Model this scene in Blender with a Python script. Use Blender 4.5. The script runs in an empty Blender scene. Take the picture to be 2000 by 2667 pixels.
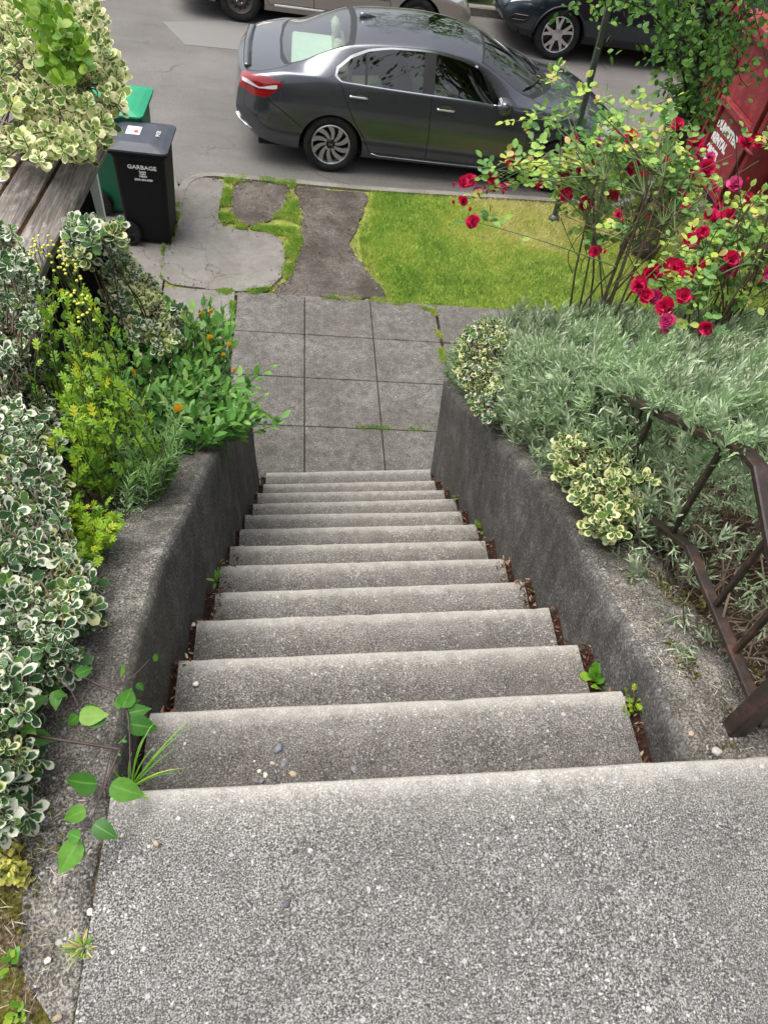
import bpy, math, random
import numpy as np
from mathutils import Vector, Matrix, noise as mn
from mathutils.geometry import delaunay_2d_cdt
random.seed(7); rng = np.random.default_rng(11)
SC = bpy.context.scene; COL = SC.collection
R_ = math.radians

# ------------------------------------------------------------------ camera model (measured from the stairs)
F_PX = 1883.67
CAM = np.array([-.1557, -.5013, 1.5162]); YAW, PITCH, ROLL = -.1235, .8974, .0717
_cp, _sp = math.cos(PITCH), math.sin(PITCH)
FW = np.array([-math.sin(YAW)*_cp, math.cos(YAW)*_cp, -_sp]); _rt = np.array([math.cos(YAW), math.sin(YAW), 0.])
_up = np.cross(_rt, FW)
RT = _rt*math.cos(ROLL)+_up*math.sin(ROLL); UP = -_rt*math.sin(ROLL)+_up*math.cos(ROLL)
TR, RS = .24561, .19876           # tread, riser
HW = .6155                        # half width of the stair well
SX, Y0, Z0 = -.08094, 12*.24561, -13*.19876
def gz(x, y): return Z0+SX*x+.0016*(y-Y0)
def ray(px, py): return FW+RT*((px-1000)/F_PX)-UP*((py-1333.5)/F_PX)
def at_depth(px, py, d): return CAM+ray(px, py)*d
def at_x(px, py, x): r = ray(px, py); return CAM+r*((x-CAM[0])/r[0])
def at_y(px, py, y): r = ray(px, py); return CAM+r*((y-CAM[1])/r[1])
def at_z(px, py, z): r = ray(px, py); return CAM+r*((z-CAM[2])/r[2])
def at_g(px, py, dz=0.):
    r = ray(px, py); a = r[2]-SX*r[0]-.0016*r[1]
    b = Z0+dz+SX*CAM[0]+.0016*(CAM[1]-Y0)-CAM[2]
    return CAM+r*(b/a)
DK = 2000/1659.
def dg(x, y, dz=0.): return at_g(x*DK, y*DK, dz)

# ------------------------------------------------------------------ objects
def tag(o, label=None, cat=None, group=None, kind=None):
    if label: o['label'] = label
    if cat: o['category'] = cat
    if group: o['group'] = group
    if kind: o['kind'] = kind
    return o
def empty(name, loc, label, cat, group=None, rot=None):
    o = bpy.data.objects.new(name, None); COL.objects.link(o); o.empty_display_size = .1
    o.location = loc
    if rot is not None: o.rotation_euler = rot
    return tag(o, label, cat, group)
def link(name, me, mat=None, parent=None, smooth=True):
    o = bpy.data.objects.new(name, me); COL.objects.link(o)
    for m in (mat if isinstance(mat, (list, tuple)) else [mat] if mat else []): me.materials.append(m)
    if smooth: me.polygons.foreach_set('use_smooth', np.ones(len(me.polygons), bool))
    if parent is not None: o.parent = parent
    return o
def copy_tree(o, parent=None):
    c = o.copy(); COL.objects.link(c)
    if parent is not None: c.parent = parent
    for ch in [k for k in bpy.data.objects if k.parent == o]: copy_tree(ch, c)
    return c

class MB:
    """collects shapes for one mesh object"""
    def __init__(s): s.v = []; s.f = []; s.m = []
    def add(s, vs, fs, mi=0):
        b = len(s.v); s.v += [tuple(p) for p in vs]; s.f += [tuple(i+b for i in f) for f in fs]; s.m += [mi]*len(fs); return s
    def box(s, c, d, rot=None, mi=0, bev=0.):
        hx, hy, hz = d[0]/2, d[1]/2, d[2]/2
        if bev <= 0:
            vs = [Vector((x*hx, y*hy, z*hz)) for x in (-1, 1) for y in (-1, 1) for z in (-1, 1)]
            fs = [(0, 1, 3, 2), (4, 6, 7, 5), (0, 4, 5, 1), (2, 3, 7, 6), (0, 2, 6, 4), (1, 5, 7, 3)]
        else:
            b = min(bev, hx*.9, hy*.9, hz*.9); vs = []; idx = {}
            for x in (-1, 1):
                for y in (-1, 1):
                    for z in (-1, 1):
                        for k in range(3):
                            p = [x*hx, y*hy, z*hz]
                            for j in range(3):
                                if j != k: p[j] -= math.copysign(b, p[j])
                            idx[(x, y, z, k)] = len(vs); vs.append(Vector(p))
            g = lambda x, y, z, k: idx[(x, y, z, k)]
            fs = []
            for q in (-1, 1):
                cyc = [(-1, -1), (1, -1), (1, 1), (-1, 1)]
                if q < 0: cyc = cyc[::-1]
                fs.append(tuple(g(q, a, b_, 0) for a, b_ in cyc)); fs.append(tuple(g(b_, q, a, 1) for a, b_ in cyc)); fs.append(tuple(g(a, b_, q, 2) for a, b_ in cyc))
            for x in (-1, 1):
                for y in (-1, 1):
                    for z in (-1, 1):
                        t = (g(x, y, z, 0), g(x, y, z, 1), g(x, y, z, 2)); fs.append(t if x*y*z > 0 else t[::-1])
            def e(a, b_, c_, d_, flip): fs.append((a, b_, c_, d_) if not flip else (d_, c_, b_, a))
            for x in (-1, 1):
                for y in (-1, 1): e(g(x, y, -1, 0), g(x, y, -1, 1), g(x, y, 1, 1), g(x, y, 1, 0), x*y < 0)
            for y in (-1, 1):
                for z in (-1, 1): e(g(-1, y, z, 1), g(-1, y, z, 2), g(1, y, z, 2), g(1, y, z, 1), y*z < 0)
            for x in (-1, 1):
                for z in (-1, 1): e(g(x, -1, z, 2), g(x, -1, z, 0), g(x, 1, z, 0), g(x, 1, z, 2), x*z < 0)
        Mx = rot if rot is not None else Matrix.Identity(3)
        c = Vector(c); return s.add([Mx @ v+c for v in vs], fs, mi)
    def tube(s, pts, r, n=6, mi=0, cap=True):
        pts = [Vector(p) for p in pts]; m = len(pts)
        rs = r if isinstance(r, (list, tuple)) else [r]*m
        prev = None; vs = []
        for i, p in enumerate(pts):
            t = (pts[min(i+1, m-1)]-pts[max(i-1, 0)]).normalized()
            if prev is None:
                a = Vector((0, 0, 1)) if abs(t.z) < .9 else Vector((1, 0, 0)); u = t.cross(a).normalized()
            else:
                u = prev-t*prev.dot(t); u = u.normalized() if u.length > 1e-6 else t.orthogonal().normalized()
            prev = u; w = t.cross(u)
            for k in range(n):
                a = 2*math.pi*k/n; vs.append(p+(u*math.cos(a)+w*math.sin(a))*rs[i])
        fs = [(i*n+k, i*n+(k+1) % n, (i+1)*n+(k+1) % n, (i+1)*n+k) for i in range(m-1) for k in range(n)]
        if cap: fs += [tuple(range(n))[::-1], tuple((m-1)*n+k for k in range(n))]
        return s.add(vs, fs, mi)
    def bar(s, a, b, w, h, up=(0, 0, 1), mi=0, bev=.002):
        a, b = Vector(a), Vector(b); x = (b-a); L = x.length; x.normalize(); u = Vector(up); y = u.cross(x).normalized(); z = x.cross(y)
        return s.box((a+b)/2, (L, w, h), Matrix((x, y, z)).transposed(), mi, bev)
    def lathe(s, prof, n=32, axis='z', c=(0, 0, 0), mi=0):
        """prof: (radius, height) pairs, spun about the axis through c"""
        vs = []
        for r, h in prof:
            for k in range(n):
                a = 2*math.pi*k/n; p = (r*math.cos(a), r*math.sin(a), h)
                if axis == 'y': p = (p[0], p[2], p[1])
                vs.append(Vector(p)+Vector(c))
        m = len(prof); fl = axis == 'y'
        fs = [(i*n+k, i*n+(k+1) % n, (i+1)*n+(k+1) % n, (i+1)*n+k) for i in range(m-1) for k in range(n)]
        if fl: fs = [f[::-1] for f in fs]
        return s.add(vs, fs, mi)
    def prism(s, poly, base, dirv, mi=0, bottom=True):
        """poly: list of 3D points, extruded along dirv"""
        n = len(poly); P = [Vector(p) for p in poly]; d = Vector(dirv)
        vs = P+[p+d for p in P]
        fs = [tuple(range(n, 2*n))]+([tuple(range(n))[::-1]] if bottom else [])+[(i, (i+1) % n, n+(i+1) % n, n+i) for i in range(n)]
        return s.add(vs, fs, mi)
    def loft(s, rings, closed=True, caps=True, mi=0):
        n = len(rings[0]); vs = [p for r in rings for p in r]; m = len(rings)
        kk = range(n) if closed else range(n-1)
        fs = [(i*n+k, i*n+(k+1) % n, (i+1)*n+(k+1) % n, (i+1)*n+k) for i in range(m-1) for k in kk]
        if caps: fs += [tuple(range(n))[::-1], tuple((m-1)*n+k for k in range(n))]
        return s.add(vs, fs, mi)
    def build(s, name, mat, parent=None, smooth=False, label=None):
        me = bpy.data.meshes.new(name); me.from_pydata(s.v, [], s.f); me.update()
        o = link(name, me, mat, parent, smooth)
        if max(s.m, default=0) > 0: me.polygons.foreach_set('material_index', s.m)
        if label: o['label'] = label
        return o

def raw_mesh(name, V, Fc, uv=None, rnd=None):
    """V (n,3), Fc (m,k) numpy; uv per vertex, rnd per vertex"""
    me = bpy.data.meshes.new(name); n, m, k = len(V), len(Fc), Fc.shape[1]
    me.vertices.add(n); me.vertices.foreach_set('co', np.ascontiguousarray(V, np.float32).ravel())
    me.loops.add(m*k); me.loops.foreach_set('vertex_index', np.ascontiguousarray(Fc, np.int32).ravel())
    me.polygons.add(m); me.polygons.foreach_set('loop_start', np.arange(0, m*k, k, dtype=np.int32))
    if uv is not None:
        l = me.uv_layers.new(name='uv'); l.data.foreach_set('uv', np.ascontiguousarray(uv[Fc.ravel()], np.float32).ravel())
    if rnd is not None:
        a = me.attributes.new('rnd', 'FLOAT', 'POINT'); a.data.foreach_set('value', np.ascontiguousarray(rnd, np.float32))
    me.update(calc_edges=True); me.validate(); return me

# ------------------------------------------------------------------ leaves
def leaf_tpl(kind):
    """leaf lying along +x from the stalk, normal +z, length 1; returns verts, tris, uv(|across|, along)"""
    if kind == 'oval':   prof = [(0, .0), (.18, .2), (.45, .33), (.75, .26), (1, 0)]; fold, droop = .16, .10
    if kind == 'obov':   prof = [(0, .05), (.3, .19), (.62, .33), (.86, .25), (1, 0)]; fold, droop = .14, .04
    if kind == 'lance':  prof = [(0, .0), (.25, .13), (.55, .15), (.8, .09), (1, 0)]; fold, droop = .12, .12
    if kind == 'line':   prof = [(0, .02), (.5, .055), (1, 0)]; fold, droop = .02, .1
    if kind == 'heart':  prof = [(-.06, .14), (.08, .34), (.3, .40), (.52, .30), (.76, .15), (1, 0)]; fold, droop = .10, .16
    if kind == 'tooth':  prof = [(-.07, .13), (.03, .30), (.09, .345), (.12, .325), (.20, .385), (.24, .36), (.33, .395), (.37, .36), (.46, .365), (.50, .315), (.59, .30), (.63, .245), (.72, .215), (.76, .165), (.86, .10), (1, 0)]; fold, droop = .12, .20
    if kind == 'petal':  prof = [(0, .08), (.35, .34), (.7, .46), (.93, .34), (1.02, .1)]; fold, droop = -.25, -.25
    vs = []; uv = []; fs = []
    for x, w in prof:
        z = -droop*x*x
        vs += [(x, -w, z+fold*w), (x, 0, z), (x, w, z+fold*w)]; uv += [(1, x), (0, x), (1, x)]
    for i in range(len(prof)-1):
        a = i*3; b = a+3
        fs += [(a, b, b+1), (a, b+1, a+1), (a+1, b+1, b+2), (a+1, b+2, a+2)]
    return np.array(vs, float), np.array(fs, int), np.array(uv, float)
def lobed_tpl():
    """a cut, fingered leaf like feverfew"""
    vs = [(0, 0, 0), (1, 0, -.1)]; uv = [(0, 0), (0, 1)]; fs = []
    for sd in (-1, 1):
        for k, (x, L, a) in enumerate([(.22, .36, 1.0), (.45, .42, .85), (.68, .34, .7)]):
            b = len(vs); tx, ty = x+L*math.cos(a), sd*L*math.sin(a)
            mx, my = x+L*.62*math.cos(a-.33), sd*L*.62*math.sin(a-.33); nx, ny = x+L*.62*math.cos(a+.33), sd*L*.62*math.sin(a+.33)
            vs += [(x-.10, 0, -.02), (x+.10, 0, -.02), (mx, my, .04), (tx, ty, -.03), (nx, ny, .04)]; uv += [(0, x), (0, x), (.6, x), (1, x), (.6, x)]
            f = [(b, b+1, b+2), (b, b+2, b+4), (b+2, b+3, b+4)]; fs += f if sd > 0 else [q[::-1] for q in f]
    b = len(vs); vs += [(.0, -.03, 0), (.0, .03, 0), (.8, .09, -.06), (.8, -.09, -.06)]; uv += [(.1, 0)]*4
    fs += [(b, b+3, b+2), (b, b+2, b+1), (b+3, 1, b+2)]
    return np.array(vs, float), np.array(fs, int), np.array(uv, float)
TPL = {k: leaf_tpl(k) for k in ('oval', 'obov', 'lance', 'line', 'heart', 'tooth', 'petal')}; TPL['lobed'] = lobed_tpl()
def frames(d, up=None, roll=None):
    """d (n,3) leaf direction; up (n,3) hint of the leaf's face; returns (n,3,3) columns = x,y,z axes"""
    d = d/np.maximum(np.linalg.norm(d, axis=1, keepdims=True), 1e-9)
    if up is None: up = np.tile([0., 0, 1], (len(d), 1))
    y = np.cross(up, d); L = np.linalg.norm(y, axis=1, keepdims=True)
    y = np.where(L < 1e-4, np.array([[0, 1., 0]]), y/np.maximum(L, 1e-9)); z = np.cross(d, y)
    if roll is not None:
        c, s_ = np.cos(roll)[:, None], np.sin(roll)[:, None]; y, z = y*c+z*s_, z*c-y*s_
    return np.stack([d, y, z], axis=2)
def leaves_mesh(name, kind, P, Fr, S, rnd=None, wide=1.):
    V, Fc, U = TPL[kind]; n, k = len(P), len(V)
    if rnd is None: rnd = rng.random(n)
    V = V*np.array([1, wide, 1]); S = np.asarray(S, float)
    bend = rng.normal(0, .10, n)
    W = np.repeat(V[None], n, 0).copy(); W[:, :, 2] += bend[:, None]*V[None, :, 0]**2
    W = np.einsum('nij,nkj->nki', Fr, W*S.reshape(n, 1, 1))+P[:, None, :]
    Fa = (Fc[None]+(np.arange(n)*k)[:, None, None]).reshape(-1, 3)
    return raw_mesh(name, W.reshape(-1, 3), Fa, np.tile(U, (n, 1)), np.repeat(rnd, k))
class LB:
    """gathers leaves (one mesh, one kind)"""
    def __init__(s): s.P = []; s.D = []; s.U = []; s.S = []; s.R = []
    def leaf(s, p, d, u, size, r=None):
        s.P.append(tuple(p)); s.D.append(tuple(d)); s.U.append(tuple(u)); s.S.append(size); s.R.append(random.random() if r is None else r)
    def build(s, name, kind, mat, parent=None, wide=1., roll=.3):
        P = np.array(s.P); Fr = frames(np.array(s.D), np.array(s.U), rng.normal(0, roll, len(P)))
        return link(name, leaves_mesh(name, kind, P, Fr, s.S, np.array(s.R), wide), mat, parent)

def rdir(): 
    v = Vector((random.gauss(0, 1), random.gauss(0, 1), random.gauss(0, 1))); return v.normalized()
def arc(a, b, sag=0., wob=0., n=7):
    """bent path from a to b"""
    a, b = Vector(a), Vector(b); L = (b-a).length; o1 = rdir()*wob*L; pts = []
    for i in range(n):
        t = i/(n-1); p = a.lerp(b, t); p = p+o1*math.sin(math.pi*t)+Vector((0, 0, -sag*L*math.sin(math.pi*t))); pts.append(p)
    return pts
# ------------------------------------------------------------------ materials
class NT:
    def __init__(s, name):
        s.m = bpy.data.materials.new(name); s.m.use_nodes = True; s.t = s.m.node_tree; s.t.nodes.clear()
        s.out = s.n('ShaderNodeOutputMaterial')
    def n(s, ty, **kw):
        d = s.t.nodes.new(ty)
        for k, v in kw.items():
            if k in d.inputs.keys(): d.inputs[k].default_value = v
            else: setattr(d, k, v)
        return d
    def l(s, a, b): s.t.links.new(a, b)
    def pos(s, sc=(1, 1, 1), rot=(0, 0, 0), obj=False):
        g = s.n('ShaderNodeTexCoord').outputs['Object'] if obj else s.n('ShaderNodeNewGeometry').outputs['Position']
        mp = s.n('ShaderNodeMapping'); mp.inputs['Scale'].default_value = sc; mp.inputs['Rotation'].default_value = rot
        s.l(g, mp.inputs['Vector']); return mp.outputs['Vector']
    def noise(s, vec, scale, detail=4., rough=.55, dist=0.):
        d = s.n('ShaderNodeTexNoise'); d.inputs['Scale'].default_value = scale; d.inputs['Detail'].default_value = detail
        d.inputs['Roughness'].default_value = rough; d.inputs['Distortion'].default_value = dist
        s.l(vec, d.inputs['Vector']); return d.outputs['Fac']
    def vor(s, vec, scale, feature='F1', out='Distance', rand=1.):
        d = s.n('ShaderNodeTexVoronoi'); d.feature = feature; d.inputs['Scale'].default_value = scale; d.inputs['Randomness'].default_value = rand
        s.l(vec, d.inputs['Vector']); return d.outputs[out]
    def ramp(s, fac, stops, interp='LINEAR'):
        d = s.n('ShaderNodeValToRGB'); r = d.color_ramp; r.interpolation = interp
        while len(r.elements) < len(stops): r.elements.new(.5)
        for e, (p, c) in zip(r.elements, stops):
            e.position = p; e.color = (c, c, c, 1) if isinstance(c, (int, float)) else tuple(c)+(1,)
        s.l(fac, d.inputs['Fac']); return d.outputs['Color']
    def mix(s, a, b, fac, mode='MIX'):
        d = s.n('ShaderNodeMix', data_type='RGBA', blend_type=mode)
        for v, i in ((fac, 0), (a, 6), (b, 7)):
            if isinstance(v, (int, float)) and i == 0: d.inputs[0].default_value = v
            elif isinstance(v, (tuple, list)): d.inputs[i].default_value = tuple(v)+(1,)
            else: s.l(v, d.inputs[i])
        return d.outputs[2]
    def math(s, op, a, b=0.):
        d = s.n('ShaderNodeMath', operation=op)
        for i, v in enumerate((a, b)):
            if isinstance(v, (int, float)): d.inputs[i].default_value = v
            else: s.l(v, d.inputs[i])
        return d.outputs[0]
    def bump(s, h, dist=.003, strength=.6):
        d = s.n('ShaderNodeBump'); d.inputs['Strength'].default_value = strength; d.inputs['Distance'].default_value = dist
        s.l(h, d.inputs['Height']); return d.outputs['Normal']
    def bsdf(s, col, rough=.8, metal=0., spec=.5, normal=None, coat=0., **kw):
        d = s.n('ShaderNodeBsdfPrincipled')
        if isinstance(col, (tuple, list)): d.inputs['Base Color'].default_value = tuple(col)+(1,)
        else: s.l(col, d.inputs['Base Color'])
        if isinstance(rough, (int, float)): d.inputs['Roughness'].default_value = rough
        else: s.l(rough, d.inputs['Roughness'])
        d.inputs['Metallic'].default_value = metal; d.inputs['Specular IOR Level'].default_value = spec
        d.inputs['Coat Weight'].default_value = coat; d.inputs['Coat Roughness'].default_value = .04
        for k, v in kw.items(): d.inputs[k].default_value = v
        if normal is not None: s.l(normal, d.inputs['Normal'])
        return d.outputs[0]
    def done(s, sh): s.l(sh, s.out.inputs['Surface']); return s.m

def concrete(name, dark, mid, light, cell=120., stain=.6, stain_col=(.05, .045, .04), streak=False, warm=None, bumpd=.002, speck=.5, nose=False, gs=260., gw=.14, mw=.3, crack=0.):
    t = NT(name); p = t.pos()
    big = t.noise(p, 2.3, 6, .6); med = t.noise(p, 14, 6, .65); fine = t.noise(p, gs, 4, .68)
    base = t.ramp(t.math('ADD', t.math('MULTIPLY', med, mw), t.math('MULTIPLY', fine, 1-mw)), [(.5-gw, dark), (.5, mid), (.5+gw, light)])
    pn = t.n('ShaderNodeTexNoise'); pn.inputs['Scale'].default_value = cell*1.1; pn.inputs['Detail'].default_value = 2; t.l(p, pn.inputs['Vector'])
    pv = t.n('ShaderNodeVectorMath', operation='MULTIPLY_ADD'); t.l(pn.outputs['Color'], pv.inputs[0]); pv.inputs[1].default_value = (1.1/cell,)*3; t.l(p, pv.inputs[2]); p_ = p; p = pv.outputs[0]
    vc = t.vor(p, cell, 'F1', 'Color'); sep = t.n('ShaderNodeSeparateColor'); t.l(vc, sep.inputs[0])
    vd = t.vor(p, cell, 'F1', 'Distance')
    stone = t.ramp(sep.outputs[0], [(0, .03), (.30, .09), (.55, .2), (.82, .34), (1, .62)])
    stone = t.mix(stone, (.30, .25, .20), t.ramp(sep.outputs[1], [(.8, 0.), (.95, .5)]))
    msk = t.math('MULTIPLY', t.ramp(vd, [(.30, 1.), (.46, 0.)]), t.ramp(sep.outputs[2], [(.35, 0.), (.5, speck)]))
    col = t.mix(base, stone, msk)
    vd2 = t.vor(p, cell*.36, 'F1', 'Distance'); vc2 = t.vor(p, cell*.36, 'F1', 'Color'); sp2 = t.n('ShaderNodeSeparateColor'); t.l(vc2, sp2.inputs[0])
    col = t.mix(col, t.ramp(sp2.outputs[0], [(0, .05), (.6, .16), (1, .55)]), t.math('MULTIPLY', t.ramp(vd2, [(.2, 1.), (.3, 0.)]), t.ramp(sp2.outputs[1], [(.80, 0.), (.84, speck*.9)])))
    st = t.ramp(big, [(.38, 0.), (.62, stain)])
    if streak:
        ps = t.pos((9, 9, .9)); st2 = t.noise(ps, 1.2, 5, .6); st = t.math('MAXIMUM', st, t.ramp(st2, [(.42, 0.), (.62, stain)]))
    col = t.mix(col, stain_col, st)
    if warm: col = t.mix(col, warm, t.ramp(t.noise(p, 1.1, 4), [(.5, 0.), (.7, .5)]))
    if nose:
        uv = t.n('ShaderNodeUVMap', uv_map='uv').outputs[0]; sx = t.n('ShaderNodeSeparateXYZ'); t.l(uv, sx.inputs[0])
        d = t.math('ADD', sx.outputs[1], t.math('MULTIPLY', t.math('SUBTRACT', t.noise(p, 30, 4), .5), .06))
        wear = t.ramp(d, [(0, .85), (.022, .6), (.05, .18), (.12, 0.)])
        col = t.mix(col, t.mix(col, (.62, .59, .53), .55), wear)
        dark_tone = t.ramp(t.math('ADD', sx.outputs[0], t.math('MULTIPLY', med, .12)), [(.06, .75), (.16, .25), (.30, 0.)])  # darkens each tread towards its back edge
        col = t.mix(col, (.05, .042, .035), dark_tone)
    p = p_
    if crack:
        wv = t.n('ShaderNodeVectorMath', operation='MULTIPLY_ADD'); wn = t.n('ShaderNodeTexNoise'); wn.inputs['Scale'].default_value = 4; wn.inputs['Detail'].default_value = 7; t.l(p_, wn.inputs['Vector'])
        t.l(wn.outputs['Color'], wv.inputs[0]); wv.inputs[1].default_value = (.22, .22, .22); t.l(p_, wv.inputs[2])
        ck = t.math('MULTIPLY', t.ramp(t.vor(wv.outputs[0], 1.7, 'DISTANCE_TO_EDGE', 'Distance'), [(0, 1.), (.008, 0.)]), t.ramp(t.noise(p_, 1.3, 3), [(.50, 0.), (.58, crack)]))
        col = t.mix(col, (.025, .022, .02), ck)
    h = t.math('ADD', t.math('MULTIPLY', msk, .8), t.math('MULTIPLY', fine, .9)); h = t.math('ADD', h, t.math('MULTIPLY', med, .8))
    return t.done(t.bsdf(col, .9, spec=.25, normal=t.bump(h, bumpd, .7)))

def leaf_mat(name, stops, margin=None, mstart=.55, rough=.45, trans=.25, vein=None, mrag=.2, spec=.4):
    t = NT(name); a = t.n('ShaderNodeAttribute', attribute_name='rnd').outputs['Fac']
    col = t.ramp(a, stops)
    uv = t.n('ShaderNodeUVMap', uv_map='uv').outputs[0]; sx = t.n('ShaderNodeSeparateXYZ'); t.l(uv, sx.inputs[0])
    p = t.pos()
    col = t.mix(col, t.mix(col, (.02, .05, .01), .5), t.ramp(t.noise(p, 60, 2), [(.4, 0.), (.7, .5)]))
    if vein: col = t.mix(col, vein, t.ramp(sx.outputs[0], [(0, .55), (.14, 0.)]))
    if margin:
        e = t.math('MAXIMUM', sx.outputs[0], t.math('MULTIPLY', t.math('SUBTRACT', sx.outputs[1], .25), 1.28))
        e = t.math('ADD', e, t.math('MULTIPLY', t.math('SUBTRACT', t.noise(p, 130, 3), .5), mrag*2))
        e = t.math('ADD', e, t.math('MULTIPLY', t.math('SUBTRACT', t.math('FRACT', t.math('MULTIPLY', a, 37.)), .5), .6))
        col = t.mix(col, margin, t.ramp(e, [(mstart, 0.), (mstart+.13, 1.)]))
    b = t.bsdf(col, rough, spec=spec)
    if trans:
        tr = t.n('ShaderNodeBsdfTranslucent'); t.l(col, tr.inputs['Color']); mx = t.n('ShaderNodeMixShader'); mx.inputs[0].default_value = trans
        t.l(b, mx.inputs[1]); t.l(tr.outputs[0], mx.inputs[2]); b = mx.outputs[0]
    return t.done(b)

def plain(name, col, rough=.5, metal=0., spec=.5, var=.25, vscale=9., bumpd=0., bscale=60., coat=0., dust=None, obj=False):
    t = NT(name); p = t.pos(obj=obj); nz = t.noise(p, vscale, 5, .6)
    c2 = tuple(min(1., c*(1+var)) for c in col); c1 = tuple(c*(1-var) for c in col)
    cc = t.ramp(nz, [(.3, c1), (.7, c2)])
    if dust: cc = t.mix(cc, dust[0], t.ramp(t.noise(p, dust[2], 6, .7), [(.5, 0.), (.72, dust[1])]))
    nrm = t.bump(t.noise(p, bscale, 4), bumpd, .6) if bumpd else None
    rr = t.math('ADD', rough-.06, t.math('MULTIPLY', t.noise(p, vscale*3, 3), .12))
    return t.done(t.bsdf(cc, rr, metal, spec, nrm, coat))

def glass(name, tint=(.75, .85, .8), extra=.06):
    t = NT(name); tr = t.n('ShaderNodeBsdfTransparent'); tr.inputs[0].default_value = tint+(1,)
    gl = t.n('ShaderNodeBsdfGlossy'); gl.inputs['Roughness'].default_value = .015; gl.inputs['Color'].default_value = (1, 1, 1, 1)
    fr = t.n('ShaderNodeFresnel'); fr.inputs['IOR'].default_value = 1.5
    mx = t.n('ShaderNodeMixShader'); t.l(t.math('ADD', t.math('MULTIPLY', fr.outputs[0], 1.2), extra), mx.inputs[0]); t.l(tr.outputs[0], mx.inputs[1]); t.l(gl.outputs[0], mx.inputs[2])
    return t.done(mx.outputs[0])

M = {}
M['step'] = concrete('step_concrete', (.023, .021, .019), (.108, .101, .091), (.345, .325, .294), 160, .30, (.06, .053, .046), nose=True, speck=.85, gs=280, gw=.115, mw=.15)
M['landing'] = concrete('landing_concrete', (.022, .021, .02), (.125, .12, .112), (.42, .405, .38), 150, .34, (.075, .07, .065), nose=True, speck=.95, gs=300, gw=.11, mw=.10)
M['walk'] = concrete('sidewalk_concrete', (.05, .046, .041), (.122, .114, .103), (.26, .245, .222), 120, .40, (.07, .062, .053), speck=.55, bumpd=.0015, gs=150, gw=.11)
M['apron'] = concrete('apron_concrete', (.13, .123, .111), (.20, .191, .174), (.28, .267, .245), 60, .5, (.115, .104, .088), speck=.15, bumpd=.001, crack=.6)
M['darkpath'] = concrete('dirty_path_concrete', (.045, .038, .032), (.10, .086, .074), (.18, .158, .135), 100, .7, (.035, .026, .02), speck=.4, gs=110, gw=.11)
M['wall'] = concrete('stained_wall_concrete', (.04, .038, .035), (.105, .10, .093), (.25, .24, .222), 90, .55, (.035, .033, .03), streak=True, speck=.4, bumpd=.003, gs=140, gw=.11, warm=(.085, .075, .045))
M['walltop'] = concrete('worn_wall_top', (.035, .031, .026), (.12, .111, .096), (.36, .335, .30), 110, .45, (.045, .038, .028), speck=.85, bumpd=.005, gs=210, gw=.10)
M['kerb'] = concrete('kerb_concrete', (.15, .14, .12), (.23, .215, .19), (.32, .30, .265), 80, .45, (.09, .08, .065), speck=.3)
def asphalt(name, d, m, l, patchy):
    t = NT(name); p = t.pos(); fine = t.noise(p, 170, 3, .7); big = t.noise(p, .7, 6, .6)
    c = t.ramp(t.math('ADD', t.math('MULTIPLY', fine, .75), t.math('MULTIPLY', big, .25)), [(.35, d), (.52, m), (.68, l)])
    c = t.mix(c, tuple(x*.55 for x in m), t.ramp(t.noise(t.pos((.6, 2.5, 1)), 1.3, 6, .65), [(.5, 0.), (.75, patchy)]))
    nz = t.n('ShaderNodeTexNoise'); nz.inputs['Scale'].default_value = 2.5; nz.inputs['Detail'].default_value = 6; t.l(p, nz.inputs['Vector'])
    wv = t.n('ShaderNodeVectorMath', operation='MULTIPLY_ADD'); t.l(nz.outputs['Color'], wv.inputs[0]); wv.inputs[1].default_value = (.35, .35, 0); t.l(t.pos((.45, .8, .5)), wv.inputs[2])
    crk = t.vor(wv.outputs[0], .75, 'DISTANCE_TO_EDGE', 'Distance')
    ck = t.math('MULTIPLY', t.ramp(crk, [(0, 1.), (.006, 0.)]), t.ramp(t.noise(p, .5, 2), [(.50, 0.), (.60, .7)]))
    c = t.mix(c, (.02, .018, .016), ck)
    return t.done(t.bsdf(c, .92, spec=.2, normal=t.bump(fine, .006, .7)))
M['asphalt'] = asphalt('road_asphalt', (.078, .073, .068), (.155, .147, .138), (.275, .263, .25), .4)
M['patch'] = asphalt('road_patch', (.165, .16, .153), (.195, .188, .18), (.23, .222, .213), .1)
M['soil'] = plain('garden_soil', (.045, .032, .022), .95, spec=.1, var=.5, vscale=25, bumpd=.02, bscale=40, dust=((.12, .09, .06), .6, 60))
def moss_soil():
    t = NT('mossy_soil'); p = t.pos(); n1 = t.noise(p, 14, 6, .7); n2 = t.noise(p, 120, 4, .7)
    c = t.ramp(n2, [(.32, (.03, .018, .01)), (.5, (.12, .085, .05)), (.7, (.34, .28, .2))])
    g = t.ramp(n2, [(.3, (.03, .03, .005)), (.55, (.12, .115, .02)), (.75, (.27, .25, .05))])
    c = t.mix(c, g, t.ramp(n1, [(.44, 0.), (.56, .95)]))
    return t.done(t.bsdf(c, .95, spec=.1, normal=t.bump(t.math('ADD', n1, n2), .02, .8)))
M['moss'] = moss_soil()
M['turf'] = plain('turf_soil', (.19, .22, .05), .95, spec=.05, var=.4, vscale=7, bumpd=.01)
M['dark_tone'] = plain('reddish_dirt', (.030, .016, .011), .95, spec=.1, var=.6, vscale=90, bumpd=.01, bscale=150)
M['hill'] = plain('far_ground', (.06, .075, .03), .95, spec=.05, var=.4, vscale=1.)
M['iron'] = plain('rusty_iron', (.028, .02, .017), .42, .2, .5, .35, 30, .001, 120, dust=((.13, .06, .04), .8, 18))
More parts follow.
